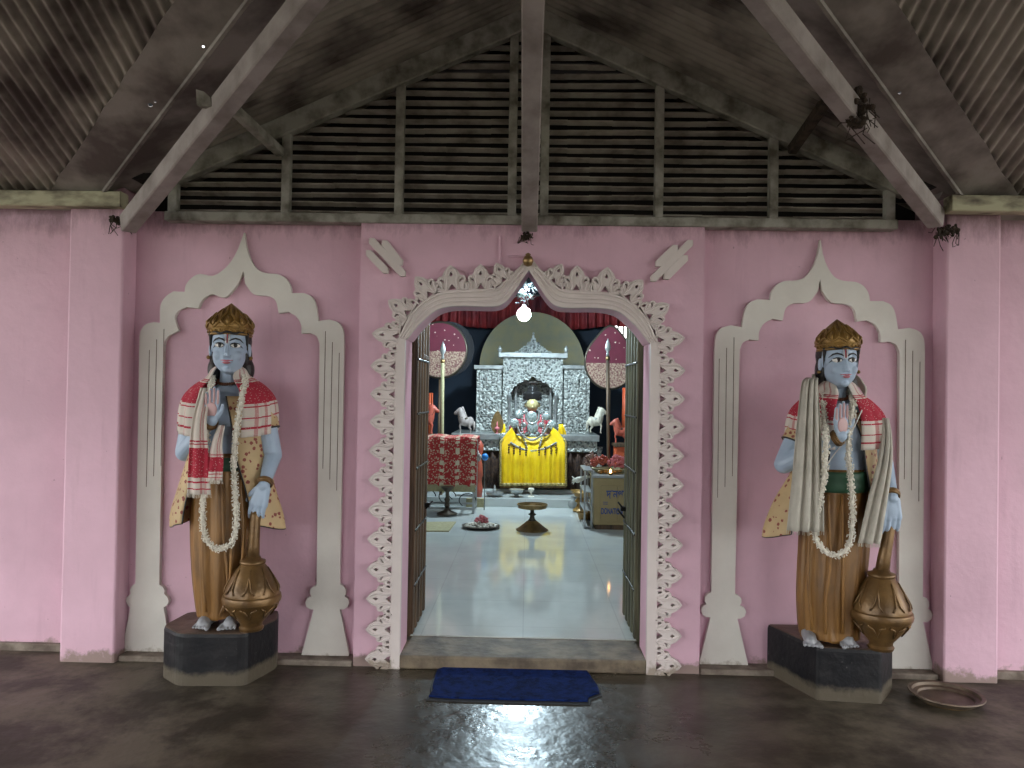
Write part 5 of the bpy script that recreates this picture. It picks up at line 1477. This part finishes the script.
# brass stand
c_ = PZ(532, 530, ZI)
bs = empty('brass_stand', c_); tag(bs, 'brass pedestal stand with round tray top on the marble floor', 'stand')
hh = P(532, 504, c_.y).z - ZI
MB().lathe([(.17, 0), (.172, .006), (.15, .018), (.06, .09), (.045, .10)], (0, 0, 0), 36).build('foot', 'brass', bs, smooth=True, ang=40)
MB().lathe([(.045, .10), (.03, .12), (.022, .15), (.045, .165), (.022, .18), (.02, .21), (.045, .225), (.025, .25), (.06, hh - .045)], (0, 0, 0), 24).build('stem', 'darkbrass', bs, smooth=True)
MB().lathe([(0, hh - .045), (.13, hh - .045), (.15, hh - .04), (.155, hh), (.162, hh), (.162, hh - .008), (.148, hh - .012), (.14, hh - .03), (0, hh - .032)], (0, 0, 0), 40).build('tray', 'brass', bs, smooth=True, ang=40)
# small vessels on the step
zs_ = Z1
def onstep(px, py, z=Z1): return PZ(px, py, z)
goblet('tiered_lamp', onstep(494.5, 496.5), [(.05, 0), (.05, .012), (.115, .03), (.118, .055), (.02, .05), (.02, .07), (.03, .085), (.012, .11), (.014, .135), (.003, .15)], 'steel', 'grey dish lamp with a stem on the step below the altar, left end')
goblet('metal_bowl', onstep(516.5, 497), [(.04, 0), (.045, .01), (.025, .02), (.03, .03), (.075, .06), (.095, .10), (.088, .10), (.03, .045), (0, .04)], 'silverplain', 'silver bowl on a foot on the step, left of the white goblet', 'bowl')
goblet('small_goblet', onstep(531, 496.5), [(.045, 0), (.035, .008), (.01, .02), (.01, .055), (.035, .07), (.042, .095), (.03, .11), (.0, .115)], 'petal', 'small white goblet in the middle of the altar step', 'goblet')
# small white box of stone at the step
a = PZ(475, 508.5, ZI); o = MB().box((0, 0, .055), (.22, .06, .11)).build('stone_block', 'straw', loc=(P(475, 505, 9.85).x, 9.85, ZI), bev=.004); tag(o, 'small cream block against the marble step', 'block')
# brass pots and jug at right
goblet('water_jug', PZ(572.5, 508, ZI), [(.03, 0), (.05, .01), (.065, .045), (.06, .08), (.025, .11), (.018, .14), (.028, .155), (.02, .155)], 'silverplain', 'round grey metal jug beside the brass pots', 'jug')
goblet('brass_pot', PZ(585.5, 521, ZI), [(.06, 0), (.07, .01), (.085, .05), (.09, .08), (.11, .10), (.10, .10), (.07, .05), (0, .03)], 'gold', 'brass pot on the floor by the donation box', 'pot')
goblet('brass_pot', Vector((P(582, 508, 9.6).x, 9.6, ZI)), [(.10, 0), (.12, .02), (.08, .05), (.06, .10), (.09, .13), (.06, .17), (.10, .20), (.11, .24), (.08, .27)], 'gold', 'stack-shaped brass pot behind the grey jug', 'pot')
goblet('brass_bowl', Vector((P(581, 492, 10.05).x, 10.05, Z1)), [(.05, 0), (.06, .02), (.11, .06), (.14, .10), (.13, .10), (.08, .05), (0, .03)], 'gold', 'wide brass bowl on the step above the stacked pot', 'bowl')
# conch-like shell
o = MB(); o.cap((0, 0, 0), (.10, 0, .035), .035, .02); o.cap((.1, 0, .035), (.19, 0, .045), .018, .008)
for q in range(8): o.cap((-.02, 0, 0), (-.05 - .01 * (q % 2), random.uniform(-.03, .03), -.05 + q * .012), .009, .005)
o = o.build('yak_tail_whisk', 'petal', smooth=True, loc=P(577.5, 480, 9.0)); tag(o, 'small white whisk sticking out left of the donation box table', 'whisk')

# donation box
Yd = 8.35
f0 = P(592, 529, Yd); zb0 = ZI; ztop = P(600, 477, Yd).z; xl = P(594, 500, Yd).x; xr = xl + .62
db = empty('donation_box', ((xl + xr) / 2, Yd + .28, ZI)); tag(db, 'tan donation box with blue lettering beside the right door leaf', 'donation box')
w = xr - xl; h = ztop - ZI
MB().box((0, 0, .03), (w - .03, .53, .06)).build('plinth', 'wood', db)
MB().box((0, 0, h / 2 + .02), (w, .56, h - .06)).build('cabinet', 'kraft', db, bev=.006)
fb = MB(); 
for (a, c2_) in ((-w / 2 + .07, -w / 2 + .245), (-w / 2 + .255, -w / 2 + .43), (-w / 2 + .44, w / 2 - .02)):
    MB().box(((a + c2_) / 2, -.286, h / 2 - .0), (c2_ - a, .014, h - .18)).build('door_panel', 'kraft', db, bev=.003)
def text(body, size, loc, m, parent, name, sx=1):
    cu = bpy.data.curves.new('txt', 'FONT'); cu.body = body; cu.size = size; cu.extrude = .001; cu.offset = .0022
    t = bpy.data.objects.new('txt', cu); col.objects.link(t)
    dg = bpy.context.evaluated_depsgraph_get(); me = bpy.data.meshes.new_from_object(t.evaluated_get(dg))
    bpy.data.objects.remove(t)
    me.materials.clear(); me.materials.append(M[m])
    o = bpy.data.objects.new(name, me); col.objects.link(o); o.parent = parent; o.location = loc; o.rotation_euler = (R(90), 0, 0); o.scale = (sx, 1, 1); return o
text('\u09a6\u09be\u09a8\u09aa\u09be\u09a4', .13, (-w / 2 + .13, -.296, h - .225), 'blue_letter', db, 'lettering', .62)
text('DONATION', .088, (-w / 2 + .075, -.296, .17), 'blue_letter', db, 'lettering', .48)
for z in (.245, .265): MB().box((-w / 2 + .12, -.296, z + .03), (.05, .004, .006)).build('small_print', 'blue_letter', db)
# case frame at the left of the box
cf = empty('glass_case', (xl - .05, Yd + .35, ZI)); tag(cf, 'low steel framed case standing left of the donation box', 'case')
for x in (-.045, .03):
    for y in (-.3, .3): MB().box((x, y, h / 2 + .03), (.018, .018, h + .06)).build('post', 'steel', cf)
for z in (.02, h * .35, h * .7, h + .06):
    MB().box((-.008, 0, z), (.095, .62, .012)).build('shelf', 'steel', cf)
zt2 = ztop + .035
tb = MB().box((0, 0, 0), (.66, .6, .025)).build('tray_board', 'steel', loc=((xl + xr) / 2 + .0, Yd + .28, ztop + .005), bev=.004); tag(tb, 'grey tray board on top of the donation box', 'tray')
zf = ztop + .02
fb = empty('flower_basket', (P(612, 468, Yd + .3).x, Yd + .30, zf)); tag(fb, 'shallow tan tray with fruit and flowers on the donation box', 'tray')
MB().lathe([(.0, 0), (.17, 0), (.21, .045), (.22, .05), (.20, .05), (.165, .012), (0, .01)], (0, 0, 0), 30, 1.05, .8).build('tray', 'straw', fb, smooth=True, ang=40)
def flowerball(px, py, Y, r_, m, label, g=None):
    b = MB()
    for q in range(26):
        a = random.uniform(0, 2 * PI); e = random.uniform(-1, 1); b.ell((r_ * math.cos(a) * math.sqrt(1 - e*e), r_ * math.sin(a) * math.sqrt(1 - e*e), r_ * e), (r_ * .38, r_ * .38, r_ * .2), Euler((a, e, 0)).to_matrix(), 6, 4)
    o = b.build('flower', m, loc=P(px, py, Y)); tag(o, label, 'flower', g); return o
for px, py, r_ in ((594, 462.5, .04), (598, 461, .045), (603, 460, .05)): flowerball(px, py, Yd + .45, r_, 'horse_red', 'red flower heaped at the left side on the tan tray', 'red flowers on the tray')
for px, py, r_ in ((613, 463, .05), (618, 461, .055), (623, 462.5, .05), (616, 458, .035)): flowerball(px, py, Yd + .4, r_, 'pinkflower', 'pink-red flower near the flame on the tan tray', 'pink flowers on the tray')
for px, py in ((590, 459), (592.5, 456.5), (588, 463)): flowerball(px, py, Yd + .6, .045, 'brocade', 'spotted white and dark flower behind the tray', 'spotted flowers behind the tray')
for px, py in ((600, 472), (605, 471.5), (615, 471.5), (620, 471)):
    o = MB().ell((0, 0, 0), (.03, .03, .022)).build('fruit', 'gold', smooth=True, loc=P(px, py, Yd + .16)); tag(o, 'small yellow fruit at the front edge of the tray board', 'fruit', 'yellow fruits on the board')
cd_ = P(610.5, 472.5, Yd + .05); cdl = empty('oil_lamp', (cd_.x, Yd + .05, ztop + .018)); tag(cdl, 'tiny lit oil lamp on the donation box', 'oil lamp')
MB().lathe([(.012, 0), (.03, .01), (.034, .022), (.0, .018)], (0, 0, 0), 14).build('cup', 'brass', cdl, smooth=True)
MB().lathe([(.003, .02), (.011, .034), (.007, .05), (.001, .065)], (0, 0, 0), 10).build('flame', 'flame', cdl, smooth=True)

# unseen fill tube added above the door to brighten the room
tl = empty('fill_tube_light', (0, 4.68, 2.62)); tag(tl, 'added unseen fill tube light inside the wall over the doorway', 'light')
MB().box((0, .0, .03), (1.2, .07, .05)).build('housing', 'white', tl)
for x in (-.45, .45): MB().box((x, -.032, .03), (.04, .05, .03)).build('bracket', 'white', tl)
M['tube'] = emis('fill_tube_glow', (.80, .93, 1.0), 18)
MB().tube([(-.58, .02, 0), (.58, .02, 0)], .016, 12).build('tube', 'tube', tl, smooth=True)
al = bpy.data.lights.new('fill_tube_lamp', 'AREA'); al.energy = 26; al.shape = 'RECTANGLE'; al.size = 1.2; al.size_y = .05; al.color = (.82, .94, 1.0)
a_ = bpy.data.objects.new('fill_tube_lamp', al); col.objects.link(a_); a_.location = (0, 4.74, 2.60); a_.rotation_euler = Euler((R(45), 0, 0))

# unseen panel added behind the camera so daylight comes from the sides
struct(MB().box((0, -2.35, 1.3), (4.2, .12, 2.6)).build('light_block_rear', 'pink2'))
# ================================================================== DAYLIGHT
wd = bpy.data.worlds.new('overcast'); sc.world = wd; wd.use_nodes = True; n = wd.node_tree
bg = n.nodes['Background']; tc = n.nodes.new('ShaderNodeTexCoord'); sp = n.nodes.new('ShaderNodeSeparateXYZ')
n.links.new(tc.outputs['Generated'], sp.inputs[0])
cr_ = ramp(n, mth(n, 'ADD', mth(n, 'MULTIPLY', sp.outputs[2], .5), .5), [(.48, (.32, .32, .27)), (.52, (.90, .91, .90)), (1.0, (.84, .88, .93))])
n.links.new(cr_, bg.inputs['Color']); bg.inputs['Strength'].default_value = 5.8
vs = sc.view_settings; vs.view_transform = 'Standard'; vs.look = 'None'; vs.exposure = 0; vs.gamma = 1; vs.use_curve_mapping = False
